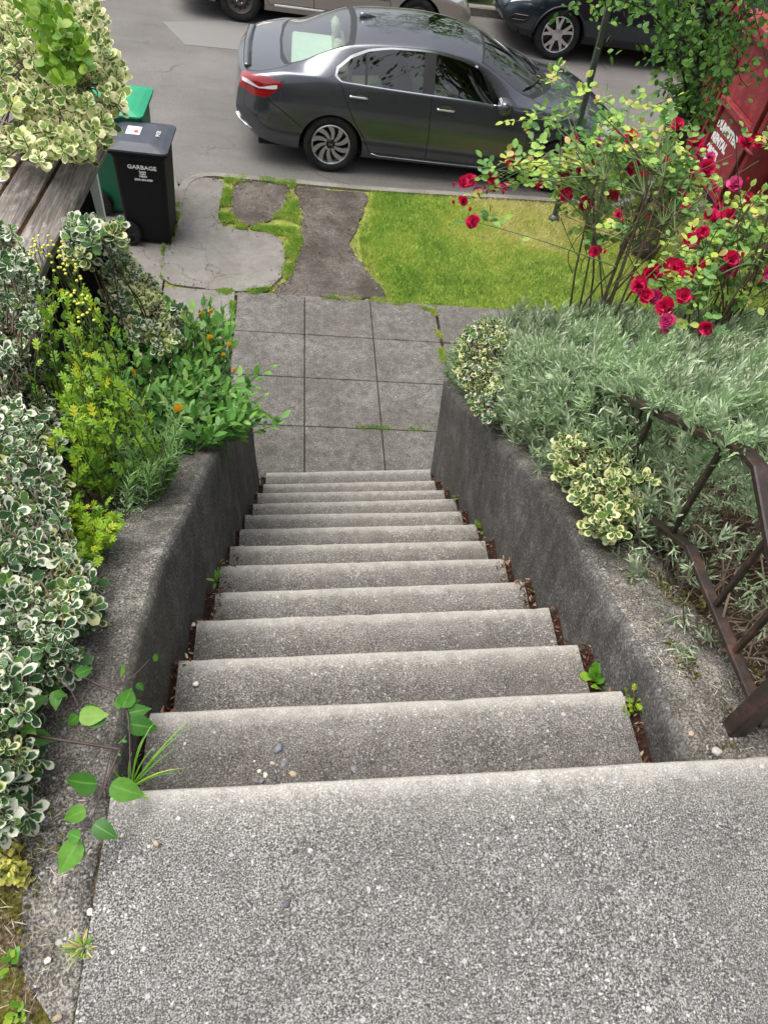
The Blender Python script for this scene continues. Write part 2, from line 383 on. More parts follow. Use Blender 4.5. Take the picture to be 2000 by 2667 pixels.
def wood():
    t = NT('weathered_plank'); p = t.pos((22, 1.3, 22), (0, 0, .12)); g = t.noise(p, 3.5, 8, .65, .8); q = t.pos()
    lich = t.noise(t.pos((1, .45, 1)), 26, 6, .7, .2)
    c = t.ramp(g, [(.30, (.06, .052, .047)), (.5, (.17, .152, .138)), (.68, (.30, .275, .25))])
    c = t.mix(c, (.36, .32, .29), t.ramp(lich, [(.54, 0.), (.66, .65)]))
    c = t.mix(c, (.05, .03, .02), t.ramp(t.noise(q, 5, 4), [(.58, 0.), (.75, .6)]))
    return t.done(t.bsdf(c, .85, spec=.2, normal=t.bump(g, .004, .7)))
M['wood'] = wood()
M['mossgap'] = plain('plank_gap_moss', (.04, .02, .008), .95, spec=.1, var=.6, vscale=40, bumpd=.01)
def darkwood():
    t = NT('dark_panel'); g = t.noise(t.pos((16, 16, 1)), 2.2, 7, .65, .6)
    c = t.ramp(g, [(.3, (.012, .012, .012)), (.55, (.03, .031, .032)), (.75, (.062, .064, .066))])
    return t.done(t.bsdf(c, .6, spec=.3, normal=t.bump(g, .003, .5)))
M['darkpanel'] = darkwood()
M['white'] = plain('white_paint', (.78, .79, .80), .5, var=.05)
M['bark'] = plain('tree_bark', (.05, .043, .034), .95, spec=.1, var=.5, vscale=20, bumpd=.03, bscale=30, dust=((.11, .12, .085), .5, 9))
M['greenpole'] = plain('green_grey_pole', (.085, .10, .085), .5, .4, .5, .3, 20, dust=((.16, .16, .15), .5, 12))
M['stem'] = plain('green_stem', (.075, .11, .03), .6, var=.3, vscale=15)
M['cane'] = plain('brown_cane', (.085, .06, .036), .75, var=.4, vscale=18, dust=((.10, .12, .04), .7, 6))
M['vine'] = plain('purple_vine', (.05, .028, .026), .6, var=.3, vscale=18)
M['twig'] = plain('dry_twig', (.20, .15, .11), .85, var=.4, vscale=25)
M['pebble'] = plain('pebble', (.30, .28, .26), .6, var=.4, vscale=8, obj=False)
M['pebble_blue'] = plain('blue_grey_pebble', (.13, .14, .16), .5, var=.3, vscale=12)
# foliage
M['euo'] = leaf_mat('variegated_leaf', [(0, (.03, .09, .032)), (.5, (.065, .16, .048)), (.85, (.13, .26, .055)), (1, (.28, .42, .07))], (.76, .78, .62), .68, trans=.28)
M['euo_pale'] = leaf_mat('pale_variegated_leaf', [(0, (.07, .15, .035)), (.5, (.18, .30, .07)), (.8, (.33, .44, .10)), (1, (.48, .58, .12))], (.74, .73, .40), .54, trans=.3)
M['euo_yel'] = leaf_mat('yellow_variegated_leaf', [(0, (.03, .075, .02)), (.5, (.06, .13, .035)), (1, (.15, .25, .05))], (.66, .67, .32), .64, trans=.22)
M['euo_new'] = leaf_mat('fresh_green_leaf', [(0, (.10, .25, .02)), (1, (.30, .46, .04))], trans=.35)
M['lav'] = leaf_mat('lavender_leaf', [(0, (.15, .22, .125)), (.4, (.32, .43, .25)), (.75, (.50, .59, .39)), (1, (.68, .72, .55))], rough=.7, trans=.25, spec=.15)
M['lav_green'] = leaf_mat('lavender_tip', [(0, (.22, .36, .17)), (.5, (.38, .54, .28)), (1, (.56, .68, .42))], rough=.65, trans=.3, spec=.15)
M['rose_leaf'] = leaf_mat('rose_leaf', [(0, (.06, .17, .045)), (.35, (.14, .30, .07)), (.7, (.27, .46, .085)), (.95, (.50, .60, .09)), (1, (.58, .44, .16))], vein=(.22, .34, .12), trans=.3)
M['rose_red'] = leaf_mat('rose_petal', [(0, (.42, .003, .035)), (.5, (.72, .012, .10)), (1, (.88, .06, .24))], rough=.55, trans=.3, spec=.2)
M['rose_pink'] = leaf_mat('pink_rose_petal', [(0, (.55, .02, .14)), (.6, (.70, .06, .25)), (1, (.75, .22, .42))], rough=.55, trans=.25, spec=.2)
M['pea'] = leaf_mat('pea_leaf', [(0, (.05, .17, .035)), (.5, (.11, .29, .05)), (1, (.22, .42, .07))], vein=(.14, .30, .08), trans=.3)
M['fever'] = leaf_mat('feverfew_leaf', [(0, (.10, .24, .02)), (.5, (.20, .38, .03)), (.85, (.33, .48, .03)), (1, (.50, .52, .03))], trans=.3)
M['fern'] = leaf_mat('ferny_leaf', [(0, (.08, .21, .06)), (.5, (.16, .33, .09)), (1, (.28, .45, .14))], trans=.3)
M['clem'] = leaf_mat('clematis_leaf', [(0, (.035, .14, .018)), (.5, (.075, .23, .025)), (.85, (.13, .31, .035)), (1, (.30, .43, .06))], vein=(.2, .40, .08), rough=.5, trans=.3)
M['weed'] = leaf_mat('weed_leaf', [(0, (.06, .20, .02)), (.6, (.14, .34, .03)), (1, (.34, .46, .04))], trans=.3)
M['sedum'] = leaf_mat('sedum_leaf', [(0, (.28, .30, .03)), (1, (.62, .58, .12))], trans=.2)
M['orange'] = leaf_mat('poppy_petal', [(0, (.80, .42, .02)), (1, (.90, .60, .04))], trans=.3)
M['tree_leaf'] = leaf_mat('tree_leaf', [(0, (.04, .13, .025)), (.45, (.09, .24, .035)), (.8, (.19, .38, .05)), (1, (.34, .50, .07))], vein=(.10, .2, .05), trans=.3)
M['grass'] = leaf_mat('grass_blade', [(0, (.12, .28, .03)), (.35, (.28, .48, .065)), (.62, (.48, .60, .10)), (.85, (.66, .60, .20)), (1, (.76, .66, .34))], trans=.35, rough=.6)
M['iris'] = leaf_mat('strap_leaf', [(0, (.05, .14, .03)), (1, (.18, .30, .06))], trans=.25)
M['litter'] = leaf_mat('dead_leaf', [(0, (.035, .012, .008)), (.55, (.09, .03, .018)), (.8, (.22, .12, .06)), (1, (.50, .42, .30))], trans=.05, rough=.85)
M['straw'] = leaf_mat('straw_bits', [(0, (.16, .12, .08)), (.6, (.36, .30, .22)), (1, (.60, .55, .45))], trans=.05, rough=.85)
# ------------------------------------------------------------------ light, camera
W = bpy.data.worlds.new('World'); SC.world = W; W.use_nodes = True
nt = W.node_tree; nt.nodes.clear()
sk = nt.nodes.new('ShaderNodeTexSky'); sk.sky_type = 'NISHITA'; sk.sun_disc = False
SUN_EL, SUN_AZ = R_(74), R_(280)          # azimuth clockwise from +y
sk.sun_elevation = SUN_EL; sk.sun_rotation = SUN_AZ; sk.air_density = 1.; sk.dust_density = 6.; sk.ozone_density = 1.
hs = nt.nodes.new('ShaderNodeHueSaturation'); hs.inputs['Saturation'].default_value = .34
bg = nt.nodes.new('ShaderNodeBackground'); bg.inputs['Strength'].default_value = .145
wo = nt.nodes.new('ShaderNodeOutputWorld')
nt.links.new(sk.outputs[0], hs.inputs['Color']); nt.links.new(hs.outputs[0], bg.inputs[0]); nt.links.new(bg.outputs[0], wo.inputs[0])
ld = bpy.data.lights.new('sun', 'SUN'); ld.energy = 1.2; ld.angle = R_(45); ld.color = (1, .965, .91)
lo = bpy.data.objects.new('sun', ld); COL.objects.link(lo)
sd = Vector((math.sin(SUN_AZ)*math.cos(SUN_EL), math.cos(SUN_AZ)*math.cos(SUN_EL), math.sin(SUN_EL)))
lo.rotation_euler = (-sd).to_track_quat('-Z', 'Y').to_euler()
cd = bpy.data.cameras.new('camera'); co = bpy.data.objects.new('camera', cd); COL.objects.link(co)
cd.sensor_fit = 'VERTICAL'; cd.sensor_height = 36; cd.sensor_width = 27; cd.lens = F_PX/2667*36; cd.clip_end = 2000; cd.clip_start = .02
Mx = Matrix((RT, UP, -FW)).transposed().to_4x4(); Mx.translation = Vector(CAM); co.matrix_world = Mx
SC.camera = co
SC.view_settings.view_transform = 'Standard'; SC.view_settings.look = 'None'; SC.view_settings.gamma = 1; SC.view_settings.exposure = EXPOSURE = .86
SC.cycles.max_bounces = 8; SC.cycles.transparent_max_bounces = 12; SC.cycles.diffuse_bounces = 3; SC.cycles.use_denoising = True
SC.cycles.caustics_reflective = False; SC.cycles.caustics_refractive = False

# ------------------------------------------------------------------ profiles
WTR = [(-.3, -.03), (0, -.035), (.13, -.055), (.25, -.08), (.39, -.135), (.56, -.20), (.76, -.276), (.985, -.38), (1.25, -.516), (1.57, -.69), (1.94, -.953), (2.45, -1.283), (2.75, -1.45), (3.1, -1.62)]
WTL = [(-.4, -.03), (-.1, -.045), (.19, -.05), (.31, -.055), (.466, -.085), (.72, -.19), (1.1, -.43), (1.23, -.5), (1.46, -.62), (1.85, -.88), (2.24, -1.15), (2.78, -1.5)]
def interp(tab, y): return float(np.interp(y, [p[0] for p in tab], [p[1] for p in tab]))
def wtr(y): return sum(interp(WTR, y+k) for k in (-.06, 0, .06))/3
def wtl(y): return sum(interp(WTL, y+k) for k in (-.06, 0, .06))/3
def soil_r(x, y):
    if y < -.05: return .0+max(0, -y-1.4)*.35-.02
    return wtr(y)-.045-.05*max(0, x-.9)
def soil_l(x, y):
    if y < -.05: return -.015+max(0, -y-1.4)*.35+.03*max(0, -x-.8)
    return wtl(y)-.02+.04*max(0, -x-.9)
def ground_sheet(name, x0, x1, y0, y1, fn, nx, ny, mat, amp=.012, fq=6.):
    xs = np.linspace(x0, x1, nx); ys = np.linspace(y0, y1, ny); V = []
    for y in ys:
        for x in xs: V.append((x, y, fn(x, y)+amp*mn.fractal(Vector((x*fq, y*fq, 3.1)), 1, 2, 4)))
    Fc = np.array([(j*nx+i, j*nx+i+1, (j+1)*nx+i+1, (j+1)*nx+i) for j in range(ny-1) for i in range(nx-1)])
    return tag(link(name, raw_mesh(name, np.array(V), Fc), mat), kind='structure')

# ------------------------------------------------------------------ ground, road, pavements
g = MB(); q = 400
g.add([(-q, -q, gz(-q, -q)-.6), (q, -q, gz(q, -q)-.6), (q, q, gz(q, q)-.6), (-q, q, gz(-q, q)-.6)], [(0, 1, 2, 3)])
tag(g.build('ground', M['hill']), kind='structure')
def flat(name, poly, dz, mat, th=.02):
    mb = MB(); P = [(p[0], p[1], gz(p[0], p[1])+dz-th) for p in poly]
    a = sum(P[i][0]*P[(i+1) % len(P)][1]-P[(i+1) % len(P)][0]*P[i][1] for i in range(len(P)))
    if a < 0: P = P[::-1]
    mb.prism(P, None, (0, 0, th)); return tag(mb.build(name, mat), kind='structure')
RD = -.12
flat('road', [(-60, 7.40), (-1.3, 7.40), (2.6, 7.50), (12, 7.86), (60, 9.5), (60, 15.4), (-60, 13.6)], RD, M['asphalt'], .05)
pp = [dg(345, 60, RD), dg(440, 58, RD), dg(520, 62, RD), dg(535, 85, RD), dg(520, 108, RD), dg(440, 104, RD), dg(372, 92, RD)]
def smooth_poly(P, n=6, jit=0.):
    """closed Catmull-Rom through P"""
    P = [np.array(p[:2], float) for p in P]; m = len(P); out = []
    for i in range(m):
        a, b, c, d = P[i-1], P[i], P[(i+1) % m], P[(i+2) % m]
        for k in range(n):
            t = k/n; o = .5*((2*b)+(-a+c)*t+(2*a-5*b+4*c-d)*t*t+(-a+3*b-3*c+d)*t**3)
            if jit: o = o+np.array([mn.noise(Vector((o[0]*9, o[1]*9, 1))), mn.noise(Vector((o[0]*9, o[1]*9, 5)))])*jit
            out.append(o)
    return out
flat('road_patch', [tuple(p[:2]) for p in (dg(352, 48, RD), dg(700, 40, RD), dg(700, 75, RD), dg(540, 92, RD), dg(515, 108, RD), dg(400, 97, RD))], RD+.004, M['patch'], .02)
# kerb of the near side, curling round to the driveway at its left end
def kerb_strip(name, path, w, top, mat, side=1):
    mb = MB(); rings = []
    for i, p in enumerate(path):
        a = np.array(path[max(i-1, 0)]); b = np.array(path[min(i+1, len(path)-1)]); t = (b-a)/np.linalg.norm(b-a); nrm = np.array([-t[1], t[0]])*side
        o = np.array(p); i_ = o-nrm*w; j = .004*mn.noise(Vector((p[0]*5, p[1]*5, 0))); zt = top+j
        pr = [(o[0], o[1], gz(*o)+RD-.05), (o[0], o[1], gz(*o)+zt-.02), (*(o-nrm*.018), gz(*o)+zt), (*i_, gz(*i_)+zt), (*i_, gz(*i_)+RD-.05)]
        rings.append(pr)
    mb.loft(rings, True, True); return tag(mb.build(name, mat), kind='structure')
kp = [(-1.69, 6.62), (-1.685, 6.85), (-1.675, 7.08), (-1.63, 7.27), (-1.56, 7.38), (-1.44, 7.47), (-1.30, 7.50), (-1.1, 7.50)]
kp += [(x, np.interp(x, [-1.1, .4, 2.55, 60], [7.50, 7.49, 7.61, 9.7])) for x in list(np.arange(-.8, 6, .35))+[8, 12, 20, 40, 60]]
kerb_strip('kerb', kp, .10, .005, M['kerb'])
flat('verge_ground', [(-1.6, 5.3), (60, 5.3), (60, 9.55), (12, 7.83), (2.6, 7.51), (.4, 7.40), (-1.1, 7.42), (-1.45, 7.36), (-1.6, 7.0)], -.022, M['turf'], .1)
flat('driveway', [(-6, 3.1), (-1.6, 3.1), (-1.615, 5.2), (-1.63, 6.6), (-1.62, 7.0), (-1.75, 7.45), (-6, 7.45)], -.012, M['apron'], .14)
# pavement slabs with open joints
sb = MB(); xs = [-.938, -.3245, .289, .905]; ys = [2.55, 3.037, 3.61, 4.184, 4.757, 5.331]; jn = .0035
def slab(mb, x0, x1, y0, y1, j=jn):
    P = []; r = .02
    for (x, y) in ((x0+j, y0+j), (x1-j, y0+j), (x1-j, y1-j), (x0+j, y1-j)): P.append((x, y))
    top = [(x, y, gz(x, y)) for x, y in P]; e = .004
    inn = [(x+(e if x < (x0+x1)/2 else -e), y+(e if y < (y0+y1)/2 else -e)) for x, y in P]
    vs = [(x, y, gz(x, y)-.06) for x, y in P]+[(x, y, gz(x, y)-e) for x, y in P]+[(x, y, gz(x, y)) for x, y in inn]
    fs = [(8, 9, 10, 11)]+[(a+k, (a+(k+1) % 4), (a+4+(k+1) % 4), a+4+k) for a in (0, 4) for k in range(4)]
    mb.add(vs, fs)
for i in range(3):
    for j in range(5): slab(sb, xs[i], xs[i+1], ys[j], ys[j+1])
for i in range(20):
    for j in range(5): slab(sb, .925+i*.615, .925+(i+1)*.615, ys[j]+.004, ys[j+1]-.004)
tag(sb.build('sidewalk', M['walk']), kind='structure')
s2 = MB()
for i in range(1):
    for j in range(5): slab(s2, -1.60, -.955, ys[j], ys[j+1], .006)
tag(s2.build('pale_sidewalk', M['apron']), kind='structure')
flat('sidewalk_bed', [(-1.6, 2.6), (14, 2.6), (14, 5.36), (-1.6, 5.36)], -.035, M['soil'], .06)
# curved pale slab, dark patch and dark path between the grass strips
ap = [dg(*p) for p in [(352, 600), (440, 622), (540, 628), (592, 615), (614, 575), (612, 532), (590, 507), (530, 497), (484, 488), (472, 465), (480, 425), (484, 395), (440, 382), (408, 390), (392, 420), (388, 470), (374, 520)]]
flat('curved_slab', smooth_poly(ap, 6, .014), .0, M['apron'], .1)
dp = [dg(*p) for p in [(512, 392), (560, 391), (618, 398), (622, 430), (606, 455), (570, 480), (535, 487), (512, 478), (498, 450), (500, 415)]]
flat('dark_patch', smooth_poly(dp, 6, .05), -.008, M['darkpath'], .08)
pth = [dg(*p) for p in [(640, 403), (720, 410), (792, 416), (786, 450), (772, 490), (758, 522), (775, 560), (808, 600), (832, 640), (770, 645), (700, 643), (618, 640), (590, 628), (625, 600), (640, 560), (645, 520), (655, 470), (645, 430)]]
flat('dirty_path', smooth_poly(pth, 6, .05), -.004, M['darkpath'], .08)
# far side of the street
kerb_strip('far_kerb', [(x, 13.95+.03*(x-1.5)) for x in np.arange(-30, 40, 1.)], .14, .02, M['kerb'], -1)
flat('far_verge', [(-60, 12.3), (60, 15.9), (60, 40), (-60, 40)], -.02, M['hill'], .1)

# ------------------------------------------------------------------ stairs
st = empty('concrete_stairs', (0, 0, 0), 'flight of worn exposed aggregate concrete steps leading down to the sidewalk', 'stairs')
NZ = [(-.016, -.007), (-.185, -.179), (-.392, -.39), (-.592, -.587), (-.81, -.806), (-.992, -1.002), (-1.196, -1.208), (-1.391, -1.40), (-1.587, -1.605), (-1.793, -1.792), (-1.989, -2.0), (-2.189, -2.192), (-2.353, -2.35)]
def tread(name, y_back, y_front, zL, zR, xL, xR, depth, mat, seed, back_dark=True, nx=70, ny=16):
    """top sheet, rounded nose and riser as one strip swept along x"""
    L = y_front-y_back; r = .014; prof = []
    for k in range(ny): t = k/(ny-1); prof.append((y_back+(L-r)*t, 0., L-(L-r)*t, (L-r)*t if back_dark else 9.))
    for k in range(1, 5): a = k/4*math.pi/2; prof.append((y_front-r+r*math.sin(a), -r+r*math.cos(a), 0., L if back_dark else 9.))
    for k in range(1, 6): prof.append((y_front-.004*k/5, -r-(depth-r)*k/5, .02+.05*k, L if back_dark else 9.))
    V = []; U = []; m = len(prof)
    for i in range(nx):
        t = i/(nx-1); x = xL+(xR-xL)*t; z0 = zL+(zR-zL)*((x+.58)/1.16)
        for j, (y, z, dn, db) in enumerate(prof):
            v = Vector((x*7, y*7, seed)); e = math.exp(-dn*25)
            w = .0022*mn.fractal(v, 1, 2, 4)+.0012*mn.noise(Vector((x*60, y*60, seed)))
            chip = -.002*max(0, mn.noise(Vector((x*16, seed*3.3, 2)))-.28)*math.exp(-dn*70)*2
            yy = y+.0022*mn.noise(Vector((x*5, seed, 7)))*e+chip*1.6
            V.append((x, yy, z0+z+w+chip)); U.append((db, dn))
    Fc = np.array([(i*m+j, (i+1)*m+j, (i+1)*m+j+1, i*m+j+1) for i in range(nx-1) for j in range(m-1)])
    o = link(name, raw_mesh(name, np.array(V), Fc, np.array(U)), mat, st); return o
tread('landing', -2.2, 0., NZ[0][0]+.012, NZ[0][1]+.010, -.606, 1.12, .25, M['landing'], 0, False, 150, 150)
for i in range(1, 13):
    a = random.uniform(-.606, -.582); b = random.uniform(.572, .604)
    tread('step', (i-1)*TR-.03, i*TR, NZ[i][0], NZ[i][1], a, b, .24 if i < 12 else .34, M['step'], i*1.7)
# reddish soil filling the open joints beside the treads
dj = MB()
for s in (-1, 1):
    rings = []
    for i in range(1, 13):
        for y, k in (((i-1)*TR+.012, i), (i*TR-.012, i)):
            z = -k*RS-.012; rings.append([(s*.625, y, z+.012), (s*.54, y, z-.02), (s*.54, y, z-.5), (s*.625, y, z-.5)])
    dj.loft(rings if s < 0 else [r[::-1] for r in rings])
dj.build('side_joint', M['dark_tone'], st)

# ------------------------------------------------------------------ the two side walls
def side_wall(name, label, s, fn, y0, y1, wid, ny, front, width_front=.2):
    root = empty(name, (s*HW, (y0+y1)/2, -2.6), label, 'wall')
    mb = MB(); tops = MB(); rings = []; rt = []
    n_in = 14
    for j in range(ny):
        y = y0+(y1-y0)*j/(ny-1); zt = fn(y); zb = min(-y/TR*RS-.45, zt-.3); r = .032
        ring = []
        for k in range(n_in):
            z = zb+(zt-r-zb)*k/(n_in-1); ring.append((HW+.006*mn.fractal(Vector((y*3, z*3, s)), 1, 2, 4)+.0025*mn.noise(Vector((y*30, z*30, s))), z))
        for k in range(1, 4): a = k/3*math.pi/2; ring.append((HW+r*(1-math.cos(a)), zt-r+r*math.sin(a)))
        R1 = [(s*x, y, z) for x, z in ring]; rings.append(R1)
        R2 = [R1[-2], R1[-1]]
        for k in range(1, 9):
            x = HW+r+(wid-r)*k/8; R2.append((s*x, y, zt+.012*mn.fractal(Vector((x*14, y*14, s*2)), 1, 2, 4)-.004*k/8))
        R2.append((s*(HW+wid), y, zt-.5)); rt.append([tuple(Vector(p)+Vector((s*.001, 0, .0015))) if q_ < 2 else p for q_, p in enumerate(R2)])
    mb.loft(rings if s < 0 else [r[::-1] for r in rings], False, False); tops.loft(rt if s < 0 else [r[::-1] for r in rt], False, False)
    # end face towards the pavement, then the front wall running along it
    zt = fn(y1); zb = gz(s*.8, y1)-.3; x1 = front
    xs_ = np.linspace(HW, x1, 24); zs_ = np.linspace(zb, zt-.006, 12); V = []
    for x in xs_:
        rd = .03*max(0, 1-(x-HW)/.04)
        for z in zs_: V.append((s*(x+.0), y1-rd*.6+.006*mn.fractal(Vector((x*4, z*4, 9)), 1, 2, 4), z))
    V[0:12] = [(p[0], p[1], p[2]) for p in V[0:12]]
    f = [(i*12+k, i*12+k+1, (i+1)*12+k+1, (i+1)*12+k) for i in range(23) for k in range(11)]
    mb.add(V, f if s < 0 else [q_[::-1] for q_ in f])
    tops.add([(s*(HW+.03), y1-.001, zt), (s*x1, y1-.001, zt), (s*x1, y1-.2, zt), (s*(HW+.03), y1-.2, zt)], [(0, 1, 2, 3)] if s > 0 else [(3, 2, 1, 0)])
    mb.build('wall_face', M['wall'], root, True); tops.build('coping', M['walltop'], root, True)
    for c in [k for k in bpy.data.objects if k.parent == root]: c.location = -root.location
    root['kind'] = 'thing'; return root
side_wall('retaining_wall', 'dark stained concrete retaining wall right of the steps, topped by lavender and the iron railing', 1, wtr, .004, 3.06, .23, 90, 9.)
side_wall('retaining_wall', 'dark stained concrete retaining wall left of the steps, with poppies and clematis over its top', -1, wtl, .004, 2.76, .25, 90, 1.18)
# worn strip of old concrete beside the landing, with its open crack
def strip_top(x, y): return -.012
mb = MB(); rings = []
for j in range(40):
    y = .0-.40*j/39; xo = -.612-.012*mn.noise(Vector((y*9, 2, 0))); xl = -.86 if y > -.10 else -.74+.03*mn.noise(Vector((y*8, 0, 0)))
    xl = np.interp(y, [-.40, -.33, -.28, -.1, 0], [-.63, -.70, -.73, -.76, -.865])
    pts = [(xl+.0, y, -.25), (xl, y, -.03)]+[(xl+(xo-xl)*t, y, -.018+.010*mn.fractal(Vector((t*4, y*14, 4)), 1, 2, 4)) for t in (.06, .2, .35, .5, .65, .8, .95)]+[(xo, y, -.025), (xo, y, -.25)]
    rings.append(pts)
mb.loft(rings, False, True); o = mb.build('old_concrete_strip', M['walltop'], None, True); tag(o, kind='structure')
# garden soil
ground_sheet('garden_soil_bed', .80, 9., -.02, 3.0, soil_r, 60, 60, M['soil'])
ground_sheet('garden_bed', -3.4, -.84, -.02, 2.72, soil_l, 50, 60, M['soil'])
ground_sheet('mossy_ground', -3.4, -.60, -2.6, 0.0, lambda x, y: soil_l(x, -.06)-.012, 110, 110, M['moss'], .012, 9)
ground_sheet('side_yard', 1.02, 9, -2.6, .0, lambda x, y: -.035, 40, 20, M['moss'], .012, 9)
ground_sheet('hillside', -30, 30, -40, -2.5, lambda x, y: -.05+.3*(-y-2.5), 20, 20, M['hill'], .2, .5)
# ------------------------------------------------------------------ cars
def paint(name, col, metal=.8, rough=.32):
    t = NT(name); p = t.pos(obj=True); v = t.vor(p, 900, 'F1', 'Color'); s_ = t.n('ShaderNodeSeparateColor'); t.l(v, s_.inputs[0])
    c = t.mix(tuple(x*.8 for x in col), tuple(min(1, x*1.25) for x in col), s_.outputs[0])
    c = t.mix(c, (.30, .28, .25), t.ramp(t.noise(p, 7, 6, .7), [(.55, 0.), (.8, .10)]))
    return t.done(t.bsdf(c, rough, metal, .5, None, 1.))
M['grey_paint'] = paint('dark_grey_car_paint', (.088, .094, .108), .75, .25)
M['beige_paint'] = paint('champagne_car_paint', (.36, .32, .28), .55, .4)
M['teal_paint'] = paint('dark_teal_car_paint', (.003, .013, .022), .3, .28)
M['chrome'] = plain('chrome', (.80, .80, .81), .14, 1., var=.03)
M['alloy'] = plain('alloy', (.62, .62, .62), .28, .9, var=.06)
M['alloy_dark'] = plain('black_alloy', (.012, .012, .013), .3, .3, var=.2)
M['tyre'] = plain('tyre_rubber', (.016, .016, .016), .8, spec=.25, var=.3, vscale=30, bumpd=.002, dust=((.07, .065, .06), .5, 12))
M['steelwheel'] = plain('rusty_steel_wheel', (.10, .09, .085), .55, .5, var=.3, vscale=20, dust=((.09, .05, .035), .6, 25))
M['black'] = plain('black_trim', (.010, .010, .011), .45, var=.2)
M['liner'] = plain('wheel_liner', (.006, .006, .006), .9, var=.2)
M['tan'] = plain('tan_leather', (.52, .46, .36), .6, var=.08)
M['dash'] = plain('dark_dashboard', (.03, .03, .032), .7, var=.15)
M['glass'] = glass('car_glass', (.42, .52, .47), .05)
M['rearglass'] = glass('rear_glass', (.70, .88, .78), .12)  # lighter mint tint imitates a pale reflection on the rear window
M['darkglass'] = glass('sunroof_glass', (.03, .035, .035), .16)
def lampm(name, col, rough=.12):
    t = NT(name); return t.done(t.bsdf(col, rough, .1, .6, None, 1.))
M['taillight'] = lampm('red_tail_lens', (.26, .006, .010)); M['lens'] = lampm('clear_lens', (.62, .64, .66)); M['amber'] = lampm('amber_lens', (.7, .25, .02))

def pchip(X, Y):
    X = np.array(X, float); Y = np.array(Y, float); h = np.diff(X); d = np.diff(Y)/h; m = np.zeros_like(Y)
    for i in range(1, len(X)-1):
        if d[i-1]*d[i] > 0: w1, w2 = 2*h[i]+h[i-1], h[i]+2*h[i-1]; m[i] = (w1+w2)/(w1/d[i-1]+w2/d[i])
    m[0], m[-1] = d[0], d[-1]
    def f(x):
        x = min(max(x, X[0]), X[-1]); i = min(int(np.searchsorted(X, x, 'right'))-1, len(X)-2); t = (x-X[i])/h[i]
        return (2*t**3-3*t*t+1)*Y[i]+(t**3-2*t*t+t)*h[i]*m[i]+(-2*t**3+3*t*t)*Y[i+1]+(t**3-t*t)*h[i]*m[i+1]
    return f
class Body:
    """half-body surface S(x, t): t = 0 sill, 1 low, 2 waist, 3 crease, 4 belt, 5 rail, 6 roof shoulder, 7 centre line"""
    def __init__(s, sp):
        s.sp = sp; g = lambda k: pchip(*zip(*sp[k]))
        s.zb, s.z4, s.y4, s.z5, s.y5, s.z7 = g('zb'), g('z4'), g('y4'), g('z5'), g('y5'), g('z7')
        s.x0, s.x1, s.ym = sp['x0'], sp['x1'], sp['ymax']; s.cab = sp['cab']
    def rings(s, x):
        sp = s.sp; zb, z4, z5, z7 = s.zb(x), s.z4(x), s.z5(x), s.z7(x); y4, y5 = s.y4(x), s.y5(x)
        e0 = min(1, max(0, (x-s.x0)/.55)); e1 = min(1, max(0, (s.x1-x)/.75))
        k = (1-.24*(1-e0)**2.4)*(1-.30*(1-e1)**2.4); ym = s.ym*k
        h = z4-zb
        return [(ym*.93, zb), (ym*.985, zb+h*.18), (ym, zb+h*.46), (max(ym*.975, y4), zb+h*.76), (y4, z4), (y5, z5), (y5*.56, z7-(z7-z5)*.22), (0, z7)]
    def __call__(s, x, t):
        P = s.rings(x); i = min(int(t), 6); f = t-i; sp = s.sp
        c = max(0, min(1, (x-s.cab[0])/.3))*max(0, min(1, (s.cab[1]-x)/.3))
        def P_(k):
            if k == 8: return (-P[6][0], P[6][1])
            return P[max(k, 0)]
        def T(k):
            w = .5*(1-.8*c) if k in (4, 5) else .5
            if k == 0: return (.5*(P[1][0]-P[0][0]), .5*(P[1][1]-P[0][1]))
            a, b = P_(k-1), P_(k+1); return ((b[0]-a[0])*w, (b[1]-a[1])*w)
        a, b, ta, tb = P[i], P_(i+1), T(i), T(i+1)
        H = (2*f**3-3*f*f+1, f**3-2*f*f+f, -2*f**3+3*f*f, f**3-f*f)
        y = H[0]*a[0]+H[1]*ta[0]+H[2]*b[0]+H[3]*tb[0]; z = H[0]*a[1]+H[1]*ta[1]+H[2]*b[1]+H[3]*tb[1]
        d0 = np.interp(t, range(8), sp['sh0']); d1 = np.interp(t, range(8), sp['sh1'])
        X = x+d0*math.exp(-max(0, x-s.x0)/.16)-d1*math.exp(-max(0, s.x1-x)/.22)
        return (X, -y, z)
    def t_at(s, x, z):
        lo, hi = 0., 5.
        for _ in range(28):
            m = (lo+hi)/2
            if s(x, m)[2] < z: lo = m
            else: hi = m
        return (lo+hi)/2
def in_poly(p, poly):
    x, y = p; c = False; n = len(poly); j = n-1
    for i in range(n):
        (xi, yi), (xj, yj) = poly[i], poly[j]
        if (yi > y) != (yj > y) and x < (xj-xi)*(y-yi)/(yj-yi)+xi: c = not c
        j = i
    return c
TS = .40
def dens(poly, st=.035, closed=True):
    out = []; n = len(poly)
    for i in range(n if closed else n-1):
        a = np.array(poly[i], float); b = np.array(poly[(i+1) % n], float); k = max(1, int(np.linalg.norm(b-a)/st))
        out += [tuple(a+(b-a)*j/k) for j in range(k)]
    if not closed: out.append(tuple(poly[-1]))
    return out
